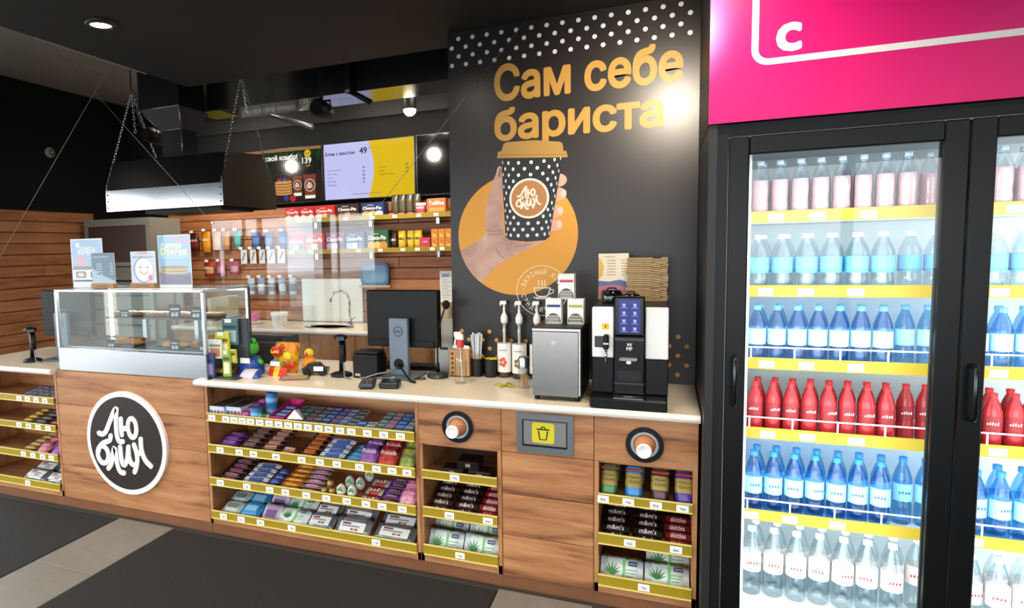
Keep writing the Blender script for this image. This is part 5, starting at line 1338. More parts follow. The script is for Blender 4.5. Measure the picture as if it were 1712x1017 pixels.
for x, w_, z0, z1 in ((.66, .055, .07, .26), (.80, .07, .04, .27)):
    mb.add([(x-w_*.8, y-.0014, z0), (x+w_*.8, y-.0014, z0), (x+w_, y-.0014, z1), (x-w_, y-.0014, z1)], [(0, 1, 2, 3)], 7)
    mb.add([(x-w_*.8, y-.0016, z0), (x+w_*.8, y-.0016, z0), (x+w_*.83, y-.0016, z0+.03), (x-w_*.83, y-.0016, z0+.03)], [(0, 1, 2, 3)], 4)
    mb.disc((x, (z0+z1)/2+.01), w_*.86, y-.0018, 8, 22).disc((x, (z0+z1)/2+.01), w_*.76, y-.002, 7, 22)
    logo(mb, x, (z0+z1)/2+.01, w_*.7, y-.0026, y-.0022, 8, .14)
    mb.prism([(x-w_*1.1, z1), (x+w_*1.1, z1), (x+w_*.95, z1+.05), (x-w_*.95, z1+.05)], y-.0022, y-.0016, 'y', 9)
for k in range(9): mb.disc((.50, .10+.014*k), .016, y-.0014-.0002*k, 10 if k % 2 else 11, 18, .10)
for k in range(7): mb.disc((.45+.018*k, .235+.008*math.sin(k*2)), .014, y-.0036, 13 if k % 3 else 14, 12)
mb.disc((.53, .055), .03, y-.004, 13, 16).disc((.605, .05), .034, y-.0042, 14, 16)
mb.build('picture_print', [em('#3a2620', .5), em('#1c2a1a', .35), em('#b98a5a', .6), em('#2c5224', .45), em('#f4f2ea', 1), em('#e2c21c', .9), em('#4a3a08', .4), em('#8c4a30', .7), em('#e8d9c8', .9), em('#15161c', .4), em('#c4793a', .7), em('#e2ab62', .8), em('#1d3a18', .4), em('#3a4aa0', .7), em('#c8322e', .8)], s)
t, s = tv(-1.936, 'bright menu screen with a pale list and a yellow side'); y = .0014
mb = MB().box(.013, y, .013, .935, .002, .533, 0)
arc = [(.935, .013), (.935, .533)] + [(.445+.09*math.sin(PI*(.15+.75*k/14)), .533-.52*k/14) for k in range(15)]
mb.add([(p[0], y-.0004, p[1]) for p in arc], [tuple(range(len(arc)))], 1)
mb.text('Блин с маслом', .185, .44, w=.31, y=y-.0008, mi=2, bold=.02).text('49', .43, .45, w=.075, y=y-.0008, mi=2, bold=.02).text('руб', .50, .47, w=.03, y=y-.0008, mi=2)
for k, (a, b) in enumerate((('Сыр голландский', '39'), ('Икра мойвы', '65'), ('Курица', '60'), ('Ветчина', '50'), ('Сметана', '19'))):
    mb.text(a, .045, .285-.034*k, h=.017, y=y-.0008, mi=3, align='l').text(b, .43, .295-.034*k, h=.018, y=y-.0008, mi=2, bold=.02)
for k, (a, b) in enumerate((('Шоколад', '29'), ('Джем', '29'), ('Вареная сгущенка', '29'))):
    mb.text(a, .59, .285-.034*k, h=.016, y=y-.0008, mi=4, align='l').text(b, .865, .295-.034*k, h=.018, y=y-.0008, mi=5, bold=.02)
mb.box(.30, y-.0008, .052, .60, y-.0004, .056, 3)
mb.build('menu_print', [em('#c6c8f6', .95), em('#e2bc06', .95), em('#25264a', .3), em('#6a6c92', .5), em('#7a6408', .4), em('#3c3206', .3)], s)
tv(-.984, 'switched-off black menu screen next to the mural wall')
# wall shelves
def wshelf(z, label, items):
    t = thing('wall_shelf', label, 'shelf', (0, 0, z))
    board('board', -2.29, 2.41, -.018, -.3, 2.638, 0, t)
    st = MB().box(-2.29, 2.402, -.022, -.3, 2.406, .02).build('price_strip', YEL, t)
    for x in items: MB().box(x-.022, 2.4005, -.014, x+.022, 2.4018, .012).build('price_tag', PAPER, st)
    for x in (-2.0, -1.42, -.76): MB().box(x-.012, 2.50, -.075, x+.012, 2.638, -.018).build('bracket', CHROME, t)
wshelf(1.895, 'upper yellow-edged wall shelf with sweets under the screens', (-2.12, -1.90, -1.62, -1.35, -1.13, -.9, -.74))
wshelf(1.598, 'lower yellow-edged wall shelf with sweets under the screens', (-2.22, -2.0, -1.75, -1.5, -1.28, -1.06, -.92, -.78, -.69))
def mk_pie(w, h, c, art):
    def f():
        o = MB().cbox(-w/2, -.05, 0, w/2, .05, h, .002).build('biscuit_box', mat(c, .4)); tag(o, cat='biscuit box')
        mb = MB().text('Choco-Pie', -w*.02, h*.63, w=w*.8, h=h*.2, y=-.0512, bold=.03, mi=0).text('ORION', -w*.1, h*.82, w=w*.28, h=h*.07, y=-.0512, mi=0)
        for k, cc in enumerate(art):
            mb.disc((-w*.28+w*.28*k, h*.24), h*.2, -.0508-.0003*k, k+1, 18, w*.17)
        mb.build('print', [mat('#f0ece4', .4)] + [mat(cc, .4) for cc in art], o)
        return o
    return f
for k, (x, w, h, c, art, lb) in enumerate(((-2.20, .155, .13, '#b8252a', ('#d8b890', '#8a5a3a', '#e6d8c0'), 'red biscuit box at the end of the upper wall shelf'), (-2.04, .155, .13, '#b42428', ('#d8b890', '#8a5a3a', '#e6d8c0'), 'red biscuit box second along the upper wall shelf'), (-1.85, .21, .13, '#b8262a', ('#e6d8c0', '#d8b890', '#8a5a3a'), 'wide red biscuit box third along the upper wall shelf'), (-1.61, .23, .135, '#2a1a17', ('#7a4a2e', '#b08a64', '#5a3020'), 'dark brown biscuit box on the upper wall shelf'), (-1.355, .23, .135, '#1d2c58', ('#d88a2a', '#e2b04a', '#c9d0dc'), 'navy biscuit box on the upper wall shelf'))):
    put('pie%d' % k, mk_pie(w, h, c, art), (x, 2.47, 1.895), lb, 'biscuit boxes on the wall shelves')
for k, (x, w, h, c, art, lb) in enumerate(((-2.17, .17, .155, '#c43a54', ('#8fb0d8', '#e0c8a0', '#4a4a68'), 'pink-red biscuit box at the end of the lower wall shelf'), (-1.965, .21, .175, '#b8242c', ('#a86a3a', '#e6d8c0', '#8a4a2e'), 'red biscuit box on the lower wall shelf'), (-1.75, .20, .175, '#7a4a6a', ('#b0a0c8', '#e0d8e8', '#5a4a70'), 'mauve biscuit box on the lower wall shelf'), (-1.545, .195, .175, '#3f4f74', ('#a8c0d8', '#e6e0d0', '#6a7a9a'), 'slate blue biscuit box on the lower wall shelf'), (-1.315, .215, .18, '#1f5636', ('#e29a2c', '#e8b860', '#d88a2a'), 'green biscuit box with oranges on the lower wall shelf'))):
    put('pieb%d' % k, mk_pie(w, h, c, art), (x, 2.47, 1.598), lb, 'biscuit boxes on the wall shelves')
def mk_stand(w, h, c, cb, txt=None, ct='#f2efe9', d=.035, name='snack_bag', cat='snack bag'):
    def f():
        mb = MB(); mb.M = Matrix.Translation((0, d/2, h/2)) @ Matrix.Rotation(PI/2, 4, 'X') @ Matrix.Rotation(PI/2, 4, 'Z'); mb.pack(h, w, d, 0, (.2, .8), 1)
        o = mb.build(name, [mat(c, .3, spec=.6), mat(cb, .3, spec=.6)]); tag(o, cat=cat)
        if txt: MB().text(txt, 0, h*.6, w=w*.75, h=h*.16, y=-d/2-.002, bold=.02).build('lettering', mat(ct, .4), o)
        return o
    return f
for k in range(4): put('nutbag', mk_stand(.075, .20, '#3f3c34', '#55503f', None), (-1.19+.072*k, 2.56, 1.897), 'dark green snack bag, %s along the back of the upper wall shelf' % ORD[k], 'dark snack bags')
for k in range(3): put('redbar', mk_flow('wafer_bar', 'wafer', .085, .05, .03, '#b42a30', '#d8585a', '~~'), (-1.175+.09*k, 2.45, 1.897), 'red wafer bar, %s before the dark snack bags' % ORD[k], 'red wafer bars')
put('whitep', mk_stand(.10, .11, '#dcd6d0', '#c8505c', '~~'), (-.905, 2.47, 1.897), 'white and pink sweet bag on the upper wall shelf', None)
def mk_toff():
    o = MB().cbox(-.085, -.04, 0, .085, .04, .14, .003).build('sweet_box', mat('#c9713a', .4)); tag(o, cat='sweet box')
    mb = MB().text('Toffifee', 0, .10, w=.14, y=-.0412, bold=.03)
    for k in range(4): mb.disc((-.05+.033*k, .045), .018, -.0408-.0002*k, 1, 14)
    mb.build('print', [mat('#f2e6d4', .4), mat('#e2a04a', .4)], o); return o
put('toff', mk_toff, (-.745, 2.47, 1.895), 'orange sweet box with white writing on the upper wall shelf', None)
put('mbrown', mk_stand(.06, .15, '#3a1f18', '#4a2a20', "m&m's"), (-1.165, 2.46, 1.6), 'brown candy bag beside the green box, lower wall shelf', None)
for k in range(3): put('myel', mk_stand(.08, .165, '#d8b41c', '#e0c030', "m&m's", '#3a2410'), (-1.085+.078*k, 2.455+.015*(k % 2), 1.6), 'yellow candy bag, %s of three on the lower wall shelf' % ORD[k], 'yellow candy bags')
put('redbx', lambda: tag(MB().cbox(-.05, -.04, 0, .05, .04, .10, .003).text('~', 0, .065, w=.05, h=.012, y=-.0412, mi=1).build('sweet_box', [mat('#c8384a', .4), mat('#f0e0dc', .4)]), cat='sweet box'), (-.855, 2.455, 1.598), 'small red sweet box on the lower wall shelf', None)
def mk_ora():
    o = MB().cbox(-.03, -.035, 0, .03, .035, .085, .002).build('biscuit_pack', mat('#d8862a', .4)); tag(o, cat='biscuit pack')
    MB().disc((0, .03), .016, -.0356, 0, 14).stroke([(-.012, .072), (.012, .05)], .006, -.036, -.0354, 1).build('print', [mat('#e8b64a', .4), mat('#c23a2a', .4)], o); return o
for k in range(3):
    for j in range(2): put('ora', mk_ora, (-.765+.064*k, 2.455, 1.598+.0855*j), '%s orange biscuit pack, %s layer at the mural end of the lower wall shelf' % (ORD[k], ('bottom', 'upper')[j]), 'orange biscuit packs')
# hanging packs on hooks
def mk_hang(w, h, c, cb, txt=None, ct='#f2efe9', card=False):
    def f():
        o = thing('hanging_pack', '', 'hanging pack')
        if card:
            b = MB().box(-w/2, -.004, -h, w/2, .0, 0).build('card', mat(c, .4), o)
            MB().stroke([(-w*.22, -h*.75), (-w*.05, -h*.5), (w*.2, -h*.25)], w*.12, -.006, -.004, 0).build('gadget_print', mat(cb, .4), b)
        else:
            mb = MB(); mb.M = Matrix.Translation((0, -.004, -h/2)) @ Matrix.Rotation(PI/2, 4, 'X') @ Matrix.Rotation(PI/2, 4, 'Z'); mb.M = Matrix.Translation((0, 0, -h/2)) @ Matrix.Rotation(PI/2, 4, 'X') @ Matrix.Rotation(PI/2, 4, 'Z'); mb.pack(h, w, .03, 0, (.15, .7), 1)
            b = mb.build('bag', [mat(c, .35), mat(cb, .35)], o)
            if txt: MB().text(txt, 0, -h*.38, w=w*.8, h=h*.17, y=-.034, bold=.03).build('lettering', mat(ct, .4), b)
        MB().tube([(0, .02, .006), (0, -.05, .006), (0, -.055, .014)], .002, 5).build('hook', CHROME, o)
        MB().box(-.022, -.0575, .002, .022, -.056, .028).build('price_tag', PAPER, o)
        return o
    return f
HG = 'packs hanging on the plank wall'
HP = [(-3.545, 1.835, .12, .19, '#4a1c1c', '#7a2a20', '~~', 'dark red crisps bag hanging at the end of the top hook row'), (-3.385, 1.85, .12, .215, '#d88a1c', '#e09a20', '~~', 'orange crisps bag hanging second in the top hook row'), (-3.245, 1.845, .10, .19, '#d89a6a', '#e0b080', None, 'pale orange bag hanging third in the top hook row'), (-3.13, 1.845, .10, .19, '#d0845a', '#e0a878', None, 'peach bag hanging fourth in the top hook row'), (-2.985, 1.84, .10, .17, '#3f9a98', '#6ab8b0', None, 'teal bag hanging fifth in the top hook row'),
      (-2.755, 1.82, .11, .15, '#3a5a98', '#5a80b8', None, 'blue bag hanging sixth in the top hook row'), (-2.605, 1.815, .11, .16, '#44609a', '#6a88b8', None, 'blue bag hanging seventh in the top hook row'), (-2.43, 1.82, .10, .15, '#3f6ea8', '#6a98c8', None, 'blue bag hanging last in the top hook row'),
      (-3.365, 1.525, .12, .15, '#b83228', '#d8a878', '~~', 'red and cream bag hanging in the lower hook row'), (-3.22, 1.53, .11, .15, '#b83a58', '#d88aa0', None, 'pink bag hanging second in the lower hook row'), (-3.04, 1.53, .11, .14, '#c04a70', '#e0a8b8', None, 'rose bag hanging third in the lower hook row')]
for k, (x, z, w, h, c, cb, tx, lb) in enumerate(HP): put('hang%d' % k, mk_hang(w, h, c, cb, tx), (x, 2.605, z-.012), lb, HG)
for k, (x, w) in enumerate(((-2.93, .075), (-2.815, .075), (-2.705, .07), (-2.597, .09), (-2.475, .088))):
    put('hcard%.3f' % w, mk_hang(w, .145, '#e2e2e0', '#3c3f46', card=True), (x, 2.615, 1.635), 'white gadget card, %s in the middle hook row' % ORD[k], 'gadget cards on the plank wall')
for k in range(5):
    put('hlow%d' % (k % 2), mk_hang(.09, .17, ('#c9d2dc', '#8fa8c8')[k % 2], ('#7f8c9c', '#d8e0e8')[k % 2]), (-2.84+.125*k, 2.605, 1.345), 'pale bag of cable goods, %s in the bottom hook row' % ORD[k], 'cable goods on the plank wall')
# back counter with sink
t = thing('back_counter', 'wooden back counter with plain doors under the plank wall', 'counter')
MB().box(-3.4, 2.075, 0, -.12, 2.63, .862).build('carcass', DARKBACK, t)
xs = [-3.4, -2.78, -2.31, -1.85, -1.388, -.93, -.5, -.12]
for a, b in zip(xs, xs[1:]): board('door', a+.0015, 2.055, .08, b-.0015, 2.075, .860, t, WOODV)
t2 = thing('worktop', 'cream worktop of the back counter with the sink', 'worktop')
MB().box(-3.4, 2.035, .864, -.12, 2.638, .904).build('slab', TOP, t2)
MB().prism([(2.036, .864), (2.026, .872), (2.024, .886), (2.03, .9), (2.036, .904)], -3.4, -.12, 'x').build('rounded_edge', TOPEDGE, t2)
t = thing('end_post', 'narrow cream upright board at the end of the back worktop', 'board', (-2.98, 2.12, .904))
MB().cbox(-.025, -.02, 0, .025, .4, .27, .003).build('upright', mat('#e2cfae', .4), t)
MB().tube([(0, -.0, .27), (0, -.0, .31)], .008, 8).build('brass_knob', mat('#9a6a2c', .3, .7), t)
t = thing('sink', 'oval steel sink set in the back worktop', 'sink', (-1.76, 2.27, .904))
MB().lathe([(.25, .0), (.25, .005), (.215, .006), (.20, .0025), (.001, .0015)], 36, sy=.55).build('rim', mat('#8f9496', .25, 1.), t)
MB().lathe([(.19, .0032), (.001, .0032)], 30, sy=.5).build('bowl', mat('#54595b', .3, 1.), t)
f = thing('faucet', 'tall chrome gooseneck tap behind the sink', 'tap', (-1.62, 2.42, .904))
MB().lathe([(.028, 0), (.028, .02), (.016, .03), (.016, .06)], 16).build('base', CHROME, f)
MB().tube([(0, 0, .05), (0, 0, .22), (-.02, -.01, .29), (-.075, -.02, .325), (-.14, -.03, .31), (-.175, -.035, .26), (-.18, -.036, .22)], .011, 10).build('gooseneck', CHROME, f)
MB().tube([(.01, 0, .05), (.06, -.02, .075)], .007, 8).build('lever', CHROME, f)
t = thing('white_bucket', 'white plastic bucket with lid on the back worktop', 'bucket', (-2.25, 2.2, .904))
MB().lathe([(.062, 0), (.075, .105)], 26).build('bucket', mat('#e6e3dc', .4), t)
MB().lathe([(.081, .103), (.081, .13), (.076, .135), (.001, .134)], 26).build('lid', mat('#efede8', .4), t)
t = thing('pink_sponge_tub', 'clear tub with a crumpled pink cloth on the back worktop', 'tub', (-2.62, 2.32, .904))
MB().prism(rrect(-.07, -.05, .07, .05, .015), 0, .06, 'z').build('tub', PET, t)
mb = MB()
for k in range(8): mb.ball((random.uniform(-.03, .05), random.uniform(-.02, .02), .05+random.uniform(0, .055)), .03, 0, 9, 7)
mb.build('pink_cloth_foam', mat('#d84a78', .7, bump=.6, scale=60), t)
t = thing('reflection_board', 'white board standing in for a reflected poster behind the tap', 'board', (-1.88, 2.62, .91))  # solid board in place of a white poster mirrored in the clear screen
MB().cbox(-.37, -.008, 0, .30, .008, .42, .003).build('panel', mat('#ecebe2', .35), t)
mb = MB()
for k in range(9): mb.box(-.3+.2*(k % 3), -.0092, .12+.1*(k//3), -.3+.2*(k % 3)+.12, -.0084, .122+.1*(k//3))
mb.build('faint_print', mat('#c9c8c4', .5), t)
t = thing('blue_reflection', 'glossy blue rounded plate standing in for a reflection above the monitor', 'tray', (-1.435, 2.6, 1.268))  # solid blue plate in place of a reflection in the clear screen
MB().prism(rrect(-.145, 0, .145, .21, .05, 6), -.012, .012, 'y').build('tray', mat('#3f6f9c', .15), t)
MB().prism(rrect(-.12, .025, .12, .185, .04, 6), -.0135, -.012, 'y').build('tray_face', mat('#6a94b8', .12), t)
MB().box(-.16, -.02, -.02, .16, .03, 0).build('ledge', mat('#c9b184', .5), t)
t = thing('wall_notice', 'white paper notice on the plank wall beside the mural', 'notice', (-.735, 2.632, 1.11))
s = MB().box(-.062, -.003, 0, .062, 0, .285).build('sheet', PAPER, t)
mb = MB()
for k in range(9): mb.box(-.045, -.0038, .04+.02*k, .02+.02*(k % 2), -.0032, .046+.02*k)
mb.box(-.04, -.0038, .23, .03, -.0032, .26, 1); mb.build('print', [mat('#b8b4ae', .6), mat('#9fb8d0', .5)], s)
# grey roller cabinet in the corner
t = thing('roller_cabinet', 'grey metal roller-shutter cabinet in the far corner', 'cabinet', (-4.36, 1.92, 0))
GR = mat('#8a857a', .5)
MB().box(.0, .02, 0, .86, .42, 1.97).build('body', GR, t)
MB().box(.0, 0, 0, .05, .02, 1.97).box(.81, 0, 0, .86, .02, 1.97).box(.05, 0, 1.90, .81, .02, 1.97).box(.05, 0, 1.50, .81, .02, 1.54).build('frame', GR, t)
MB().box(.05, .008, 1.54, .81, .02, 1.90).build('dark_panel', mat('#4a352c', .5), t)
z = 1.495
for k in range(4): MB().cbox(.05, .004, z-.135, .81, .02, z-.004, .004).build('slat', mat('#7f7a6e', .5), t); z -= .145
MB().box(.05, .014, .9, .81, .019, 1.5).build('gap_backing', BLACK, t)
for x in (.07, .78): MB().ball((x, -.002, 1.93), .01, 0, 8, 6).build('screw_head', CHROME, t)
# extractor hood
t = thing('extractor_hood', 'dark extractor hood with a shiny steel lip hanging on chains', 'hood', (0, 0, 0))
HX0, HX1 = -3.03, -1.885
LIP = mat('#c9ccd0', .16, 1.); HB = mat('#1b1c20', .3, .7); HS = mat('#2f2a25', .35, .6)
MB().box(HX0, 1.0, 1.955, HX1, 1.003, 2.12).build('front_lip', LIP, t)
MB().box(HX1-.003, 1.003, 1.955, HX1, 1.68, 2.12).box(HX0, 1.003, 1.955, HX0+.003, 1.68, 2.12).box(HX0+.003, 1.677, 1.955, HX1-.003, 1.68, 2.12).build('side_lip', HS, t)
MB().add([(HX0, 1.0, 2.12), (HX1, 1.0, 2.12), (HX1, 1.04, 2.345), (HX0+.06, 1.04, 2.345)], [(0, 1, 2, 3)]).add([(HX1, 1.0, 2.12), (HX1, 1.68, 2.12), (HX1, 1.5, 2.38), (HX1, 1.04, 2.345)], [(0, 1, 2, 3)], 1).add([(HX0, 1.68, 2.12), (HX0, 1.0, 2.12), (HX0+.06, 1.04, 2.345), (HX0+.06, 1.5, 2.38)], [(0, 1, 2, 3)], 1).add([(HX1, 1.68, 2.12), (HX0, 1.68, 2.12), (HX0+.06, 1.5, 2.38), (HX1, 1.5, 2.38)], [(0, 1, 2, 3)]).add([(HX0+.06, 1.04, 2.345), (HX1, 1.04, 2.345), (HX1, 1.5, 2.38), (HX0+.06, 1.5, 2.38)], [(0, 1, 2, 3)]).build('canopy', [HB, HS], t)
for k in range(3):
    for x in (HX0+.02, HX1-.02): MB().ball((x, .998, 1.985+.05*k), .006, 0, 8, 5).build('rivet', mat('#5a5d61', .4, .8), t)
MB().box(HX0+.3, 1.1, 1.93, HX1-.1, 1.5, 1.957).build('filter_tray', BLK2, t)
d = thing('ventilation_duct', 'black square duct with a funnel rising from the extractor hood', 'duct', (-2.54, 1.3, 0))
DK = mat('#17191e', .35, .5)
MB().box(-.24, -.15, 2.75, .16, .2, 3.25).build('upper_box', DK, d)
mb = MB(); a = [(-.24, -.15, 2.75), (.16, -.15, 2.75), (.16, .2, 2.75), (-.24, .2, 2.75)]; b = [(-.09, -.08, 2.59), (.11, -.08, 2.59), (.11, .1, 2.59), (-.09, .1, 2.59)]
mb.add(a+b, [(0, 1, 5, 4), (1, 2, 6, 5), (2, 3, 7, 6), (3, 0, 4, 7)]); mb.build('funnel', DK, d)
MB().box(-.09, -.08, 2.36, .11, .1, 2.59).build('neck', mat('#20232c', .3, .6), d)
for p, q in ((a[0], b[0]), (a[1], b[1]), (b[0], b[1]), (a[0], a[1])): MB().tube([p, q], .006, 6).build('bright_seam', mat('#9a9da2', .3, .9), d)
MB().tube([b[1], (.11, -.08, 2.36)], .005, 6).build('bright_seam', mat('#9a9da2', .3, .9), d)
def chain(p0, p1, label, r=.0085):
    p0 = Vector(p0); p1 = Vector(p1); L_ = (p1-p0).length; n = int(L_/.026); mb = MB(); dr = (p1-p0).normalized()
    q = dr.to_track_quat('Z', 'Y').to_matrix().to_4x4()
    for k in range(n):
        mb.M = Matrix.Translation(p0 + (p1-p0)*(k+.5)/n) @ q @ Matrix.Rotation(PI/2*(k % 2), 4, 'Z')
        pts = [(r*math.cos(2*PI*i/10), 0, .017*math.sin(2*PI*i/10)) for i in range(11)]
        mb.tube(pts, .0026, 4, cap=False)
    o = mb.build('hanging_chain', mat('#c4c6c6', .3, 1.)); return tag(o, label, 'chain')
A1, A2 = (-3.0, 1.3, 2.945), (-1.875, 1.27, 2.945)
chain(A1, (HX0+.01, 1.0, 2.13), 'steel chain from the far ceiling hook to the hood front corner'); chain(A1, (HX0+.05, 1.55, 2.37), 'steel chain from the far ceiling hook to the hood rear corner')
chain(A1, (-2.99, 1.31, 2.62), 'loose steel chain end hanging from the far ceiling hook'); chain(A1, (-2.93, 1.32, 2.66), 'shorter loose steel chain end hanging from the far ceiling hook')
chain(A2, (HX1-.01, 1.0, 2.13), 'steel chain from the near ceiling hook to the hood front corner'); chain(A2, (HX1-.01, 1.66, 2.12), 'steel chain from the near ceiling hook to the hood rear corner')
chain(A2, (-1.86, 1.3, 2.66), 'loose steel chain end hanging from the near ceiling hook')
for p, lb in ((A1, 'thin black ceiling hook holding the far hood chains'), (A2, 'thin black ceiling hook holding the near hood chains')):
    o = MB().tube([(0, 0, 0), (.012, 0, .01), (.0, 0, .025), (0, 0, .305)], .005, 6).build('ceiling_hook', BLK2, loc=p); tag(o, lb, 'hook')
o = MB().cbox(-.13, -.13, 0, .10, .13, .010, .004).build('yellow_vent_cover', mat('#8a8c12', .5), loc=(-2.34, 1.58, 2.748)); tag(o, 'flat yellow-green board hanging below the dark ceiling', 'board')
MB().box(-.06, -.02, .010, -.03, .02, .5).build('hanger', BLK2, o)
# clear hygiene screens on wires
def shield(x0, x1, z0, z1, y, label, bend=.02):
    t = thing('hanging_clear_screen', label, 'screen', (x0, y, z0)); mb = MB(); n = 10
    v = []
    for k in range(n+1):
        u = k/n; yy = bend*math.sin(PI*u)
        v += [((x1-x0)*u, yy, 0), ((x1-x0)*u, yy, z1-z0)]
    m = len(v); v += [(p[0], p[1]+.003, p[2]) for p in v]
    F = [(2*k, 2*k+2, 2*k+3, 2*k+1) for k in range(n)] + [(m+2*k+1, m+2*k+3, m+2*k+2, m+2*k) for k in range(n)] + [(2*k+1, 2*k+3, m+2*k+3, m+2*k+1) for k in range(n)] + [(2*k, m+2*k, m+2*k+2, 2*k+2) for k in range(n)] + [(0, 1, m+1, m), (2*n, m+2*n, m+2*n+1, 2*n+1)]
    mb.add(v, F, 0, False); mb.build('sheet', ACRYL, t)
    for u in (0, 1): MB().lathe([(.006, 0), (.006, .004)], 10).build('eyelet', CHROME, t, M=Matrix.Translation(((x1-x0)*(.012+.976*u), -.003, z1-z0-.012)) @ Matrix.Rotation(PI/2, 4, 'X'))
shield(-1.633, -.877, 1.03, 1.815, .55, 'large clear plastic screen hanging between the case and the till')
shield(-1.087, -.485, 1.145, 1.82, .585, 'clear plastic screen hanging behind the till monitor, overlapping the larger one')
shield(-4.2, -3.3, .95, 1.5, .2, 'clear plastic screen hanging over the far worktop')
def wire(p, q, lb):
    o = MB().tube([p, q], .0016, 5).build('hanging_wire', mat('#9a9c9e', .4, .8)); tag(o, lb, 'wire')
wire((-.487, .585, 1.81), (.43, .56, 2.762), 'thin wire slanting across the mural to the ceiling')
wire((-1.63, .55, 1.805), (-3.1, .55, 3.25), 'thin wire slanting up past the hood to the ceiling')
wire((-3.305, .2, 1.49), (-1.99, .18, 2.80), 'thin wire slanting up from the far screen to the soffit edge')
# ================================================================== drinks fridge
FY = -.15
t = thing('drinks_fridge', 'tall black glass-door drinks fridge lit white inside', 'fridge', (0, 0, 0))
FBK = mat('#090a0b', .35, spec=.3); FBK2 = mat('#121416', .4, spec=.3)
MB().box(1.245, FY, 0, 1.274, .6, 2.03).build('side_panel', mat('#1d1f21', .45), t)
MB().box(1.274, .50, 0, 3.6, .56, 2.03).build('rear_wall', mat('#e9eef0', .5), t)
MB().box(1.274, FY+.03, 1.96, 3.6, .5, 2.03).build('roof_panel', mat('#d8dcde', .5), t)
MB().box(1.274, FY+.01, 0, 3.6, .5, .135).build('base', FBK, t)
MB().box(1.274, -.09, .1352, 3.6, .5, .138).build('floor_tray', mat('#dfe3e4', .4), t)
MB().box(1.274, -.05, .138, 1.40, .5, 1.96).build('inner_wall', mat('#eef0f0', .5), t)
MB().box(1.274, FY+.012, .0, 1.312, FY+.05, 2.03).build('jamb', FBK2, t)
MB().box(1.312, FY+.02, 1.985, 3.6, FY+.05, 2.03).build('head_frame', FBK, t)
LEDM = mat('#ffffff', .4, emit=9)
def door(x0, x1):
    d = MB().cbox(x0, FY, .06, x0+.066, FY+.035, 1.98, .004).cbox(x1-.066, FY, .06, x1, FY+.035, 1.98, .004).cbox(x0+.066, FY, 1.915, x1-.066, FY+.035, 1.98, .004).cbox(x0+.066, FY, .06, x1-.066, FY+.035, .14, .004).build('door', FBK, t)
    MB().box(x0+.064, FY+.012, .138, x1-.064, FY+.018, 1.917).build('pane', GLASS, d)
    MB().box(x0+.056, FY+.030, .132, x0+.070, FY+.040, 1.923).box(x1-.070, FY+.030, .132, x1-.056, FY+.040, 1.923).build('gasket', mat('#3c4043', .5), d)
    MB().tube([(x0+.03, FY, .985), (x0+.03, FY-.035, .99), (x0+.03, FY-.04, 1.0), (x0+.03, FY-.04, 1.155), (x0+.03, FY-.035, 1.165), (x0+.03, FY, 1.17)], .008, 8).build('handle', mat('#3a3d40', .2, .9), d)
    for x in (x0+.045, x1-.045):
        MB().box(x-.006, FY+.05, .2, x+.006, FY+.058, 1.9).build('light_strip', LEDM, d)
    for x in ((x0+x1)/2,):
        l = bpy.data.lights.new('fridge_light', 'AREA'); l.shape = 'RECTANGLE'; l.size = .5; l.size_y = 1.7; l.energy = 10.5; l.color = (.95, .98, 1)
        o = bpy.data.objects.new('fridge_light', l); COL.objects.link(o); o.location = (x, FY+.062, 1.03); o.rotation_euler = (PI/2, 0, 0)
door(1.314, 2.015); door(2.019, 2.72); door(2.724, 3.42)
FS = (1.68, 1.392, 1.105, .822, .482, .14)
for i, z in enumerate(FS):
    if i < 5:
        s = MB().box(1.40, .04, z-.012, 3.4, .48, z-.004).build('shelf', mat('#dfe3e4', .4), t)
        st = MB().box(1.40, .03, z-.012, 3.4, .034, z+.034).build('price_strip', YEL, t)
        for k, (x, s_) in enumerate(((1.465, '81р.'), (1.60, '81р.'), (1.76, '79р.'), (2.18, '81р.'))[:4]):
            x += (.03, .0, .01, .02, -.03)[i]; s2 = (('81р.', '45р.', '46р.', '75р.', '53р.')[i])
            MB().box(x-.026, .0275, z-.006, x+.026, .0295, z+.022).text(s2, x, z+.008, h=.011, y=.027, mi=1, bold=.01).build('price_tag', [PAPER, mat('#3a3a40')], st)
    if i in (2, 3, 4):
        mb = MB().tube([(1.40, .032, z+.075), (3.4, .032, z+.075)], .003, 6)
        for k in range(14): mb.tube([(1.42+.15*k, .032, z+.03), (1.42+.15*k, .032, z+.075)], .003, 6)
        mb.build('wire_rail_frame', mat('#eef0f0', .4), t)
# pink header
hd = thing('header_sign', 'glossy pink sign above the drinks fridge with white letter and frame', 'sign', (0, 0, 0))
MB().box(1.243, FY-.012, 2.032, 3.9, FY, 2.755).build('pink_face', mat('#de1072', .35, spec=.4), hd)
MB().box(1.2435, FY, 2.032, 3.9, .55, 2.755).build('housing', mat('#17181a', .5), hd)
fr = []
x0, z0, x1, z1 = 1.388, 2.232, 3.1, 2.62
MB().stroke(rrect(x0, z0, x1, z1, .045, 6), .022, FY-.0135, FY-.012, 0, True).build('frame_print', WHITE, hd)
MB().text('c', 1.492, 2.308, h=.088, y=FY-.0135, bold=.03).build('lettering', WHITE, hd)
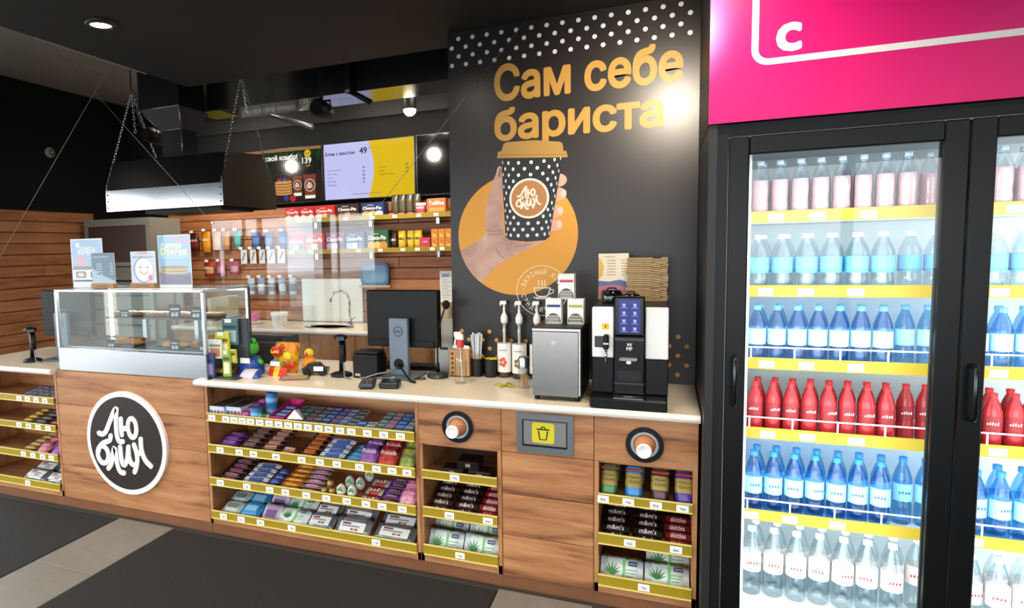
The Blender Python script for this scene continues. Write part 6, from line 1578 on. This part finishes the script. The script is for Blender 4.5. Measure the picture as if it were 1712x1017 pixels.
# bottles
def mk_bottle(r, h, body, cap, label=None, prt=None, txt=None, fill=None, neck=.32):
    def f():
        o = thing('drink_bottle', '', 'bottle')
        pr = [(r*.8, 0), (r, h*.03), (r, h*.28), (r*.93, h*.34), (r*.96, h*.42), (r, h*.5), (r*.98, h*(1-neck)), (r*.7, h*(1-neck*.6)), (r*.36, h*(1-neck*.25)), (r*.34, h*.95)]
        MB().lathe(pr, 14).build('bottle', body, o)
        if fill: MB().lathe([(r*.76, .004), (r*.94, h*.035), (r*.94, h*.28), (r*.87, h*.34), (r*.9, h*.42), (r*.94, h*.5), (r*.9, h*(1-neck))], 12).build('drink', fill, o)
        MB().lathe([(r*.42, h*.93), (r*.42, h), (.001, h)], 12).build('cap', mat(cap, .4), o)
        if label:
            l = MB().lathe([(r*1.012, h*.36), (r*1.012, h*.62)], 14).build('label_band', mat(label, .45), o)
            if txt: MB().text(txt, 0, h*.5, w=r*1.2, h=h*.05, y=-r*1.03, bold=.02).build('lettering', mat(prt, .4), l)
        return o
    return f
BL = glass('blue_plastic', .08, refl=.06, tint=(.45, .72, .92)); CL = glass('water_plastic', .05, refl=.08, tint=(.86, .91, .94)); RD = mat('#b0242c', .2, trans=.25)
KINDS = [('clear bottle with pink drink and pale cap', mk_bottle(.031, .235, CL, '#b9c9d8', None, fill=mat('#d9a0a4', .3)), .068, 'topmost'), ('clear bottle with blue band and white cap', mk_bottle(.037, .235, CL, '#e6eaec', '#5aa4d0'), .082, 'second'), ('light blue water bottle', mk_bottle(.032, .24, BL, '#6ab0d8', '#a4d4ea'), .07, 'third'), ('red juice bottle with red cap', mk_bottle(.029, .215, RD, '#c8202a', '#8a1a22', '#e8d8d8', '~~'), .063, 'fourth'), ('blue-capped water bottle', mk_bottle(.033, .265, BL, '#2f86c8', '#8fc4e8', '#2a5aa0', '~~'), .072, 'fifth'), ('clear water bottle with red and white label', mk_bottle(.036, .285, CL, '#eceeee', '#e8dcd8', '#b0383a', '~~'), .08, 'bottom')]
for i, (nm, fn, pitch, sh) in enumerate(KINDS):
    z = FS[i]-.004 if i < 5 else .138
    for r_ in range(2):
        x = 1.445+(.0 if r_ == 0 else pitch*.3); k = 0
        while x < 2.36:
            if not (1.93 < x < 2.10) or r_ == 1:
                put('bot%d' % i, fn, (x, .085+.085*r_+.004*(k % 2), z), '%s, %s along the %s fridge shelf, %s row' % (nm, ORD[k], sh, ('front', 'rear')[r_]), 'bottles on the %s fridge shelf' % sh, rz=random.uniform(-.3, .3)); 
            k += 1; x += pitch
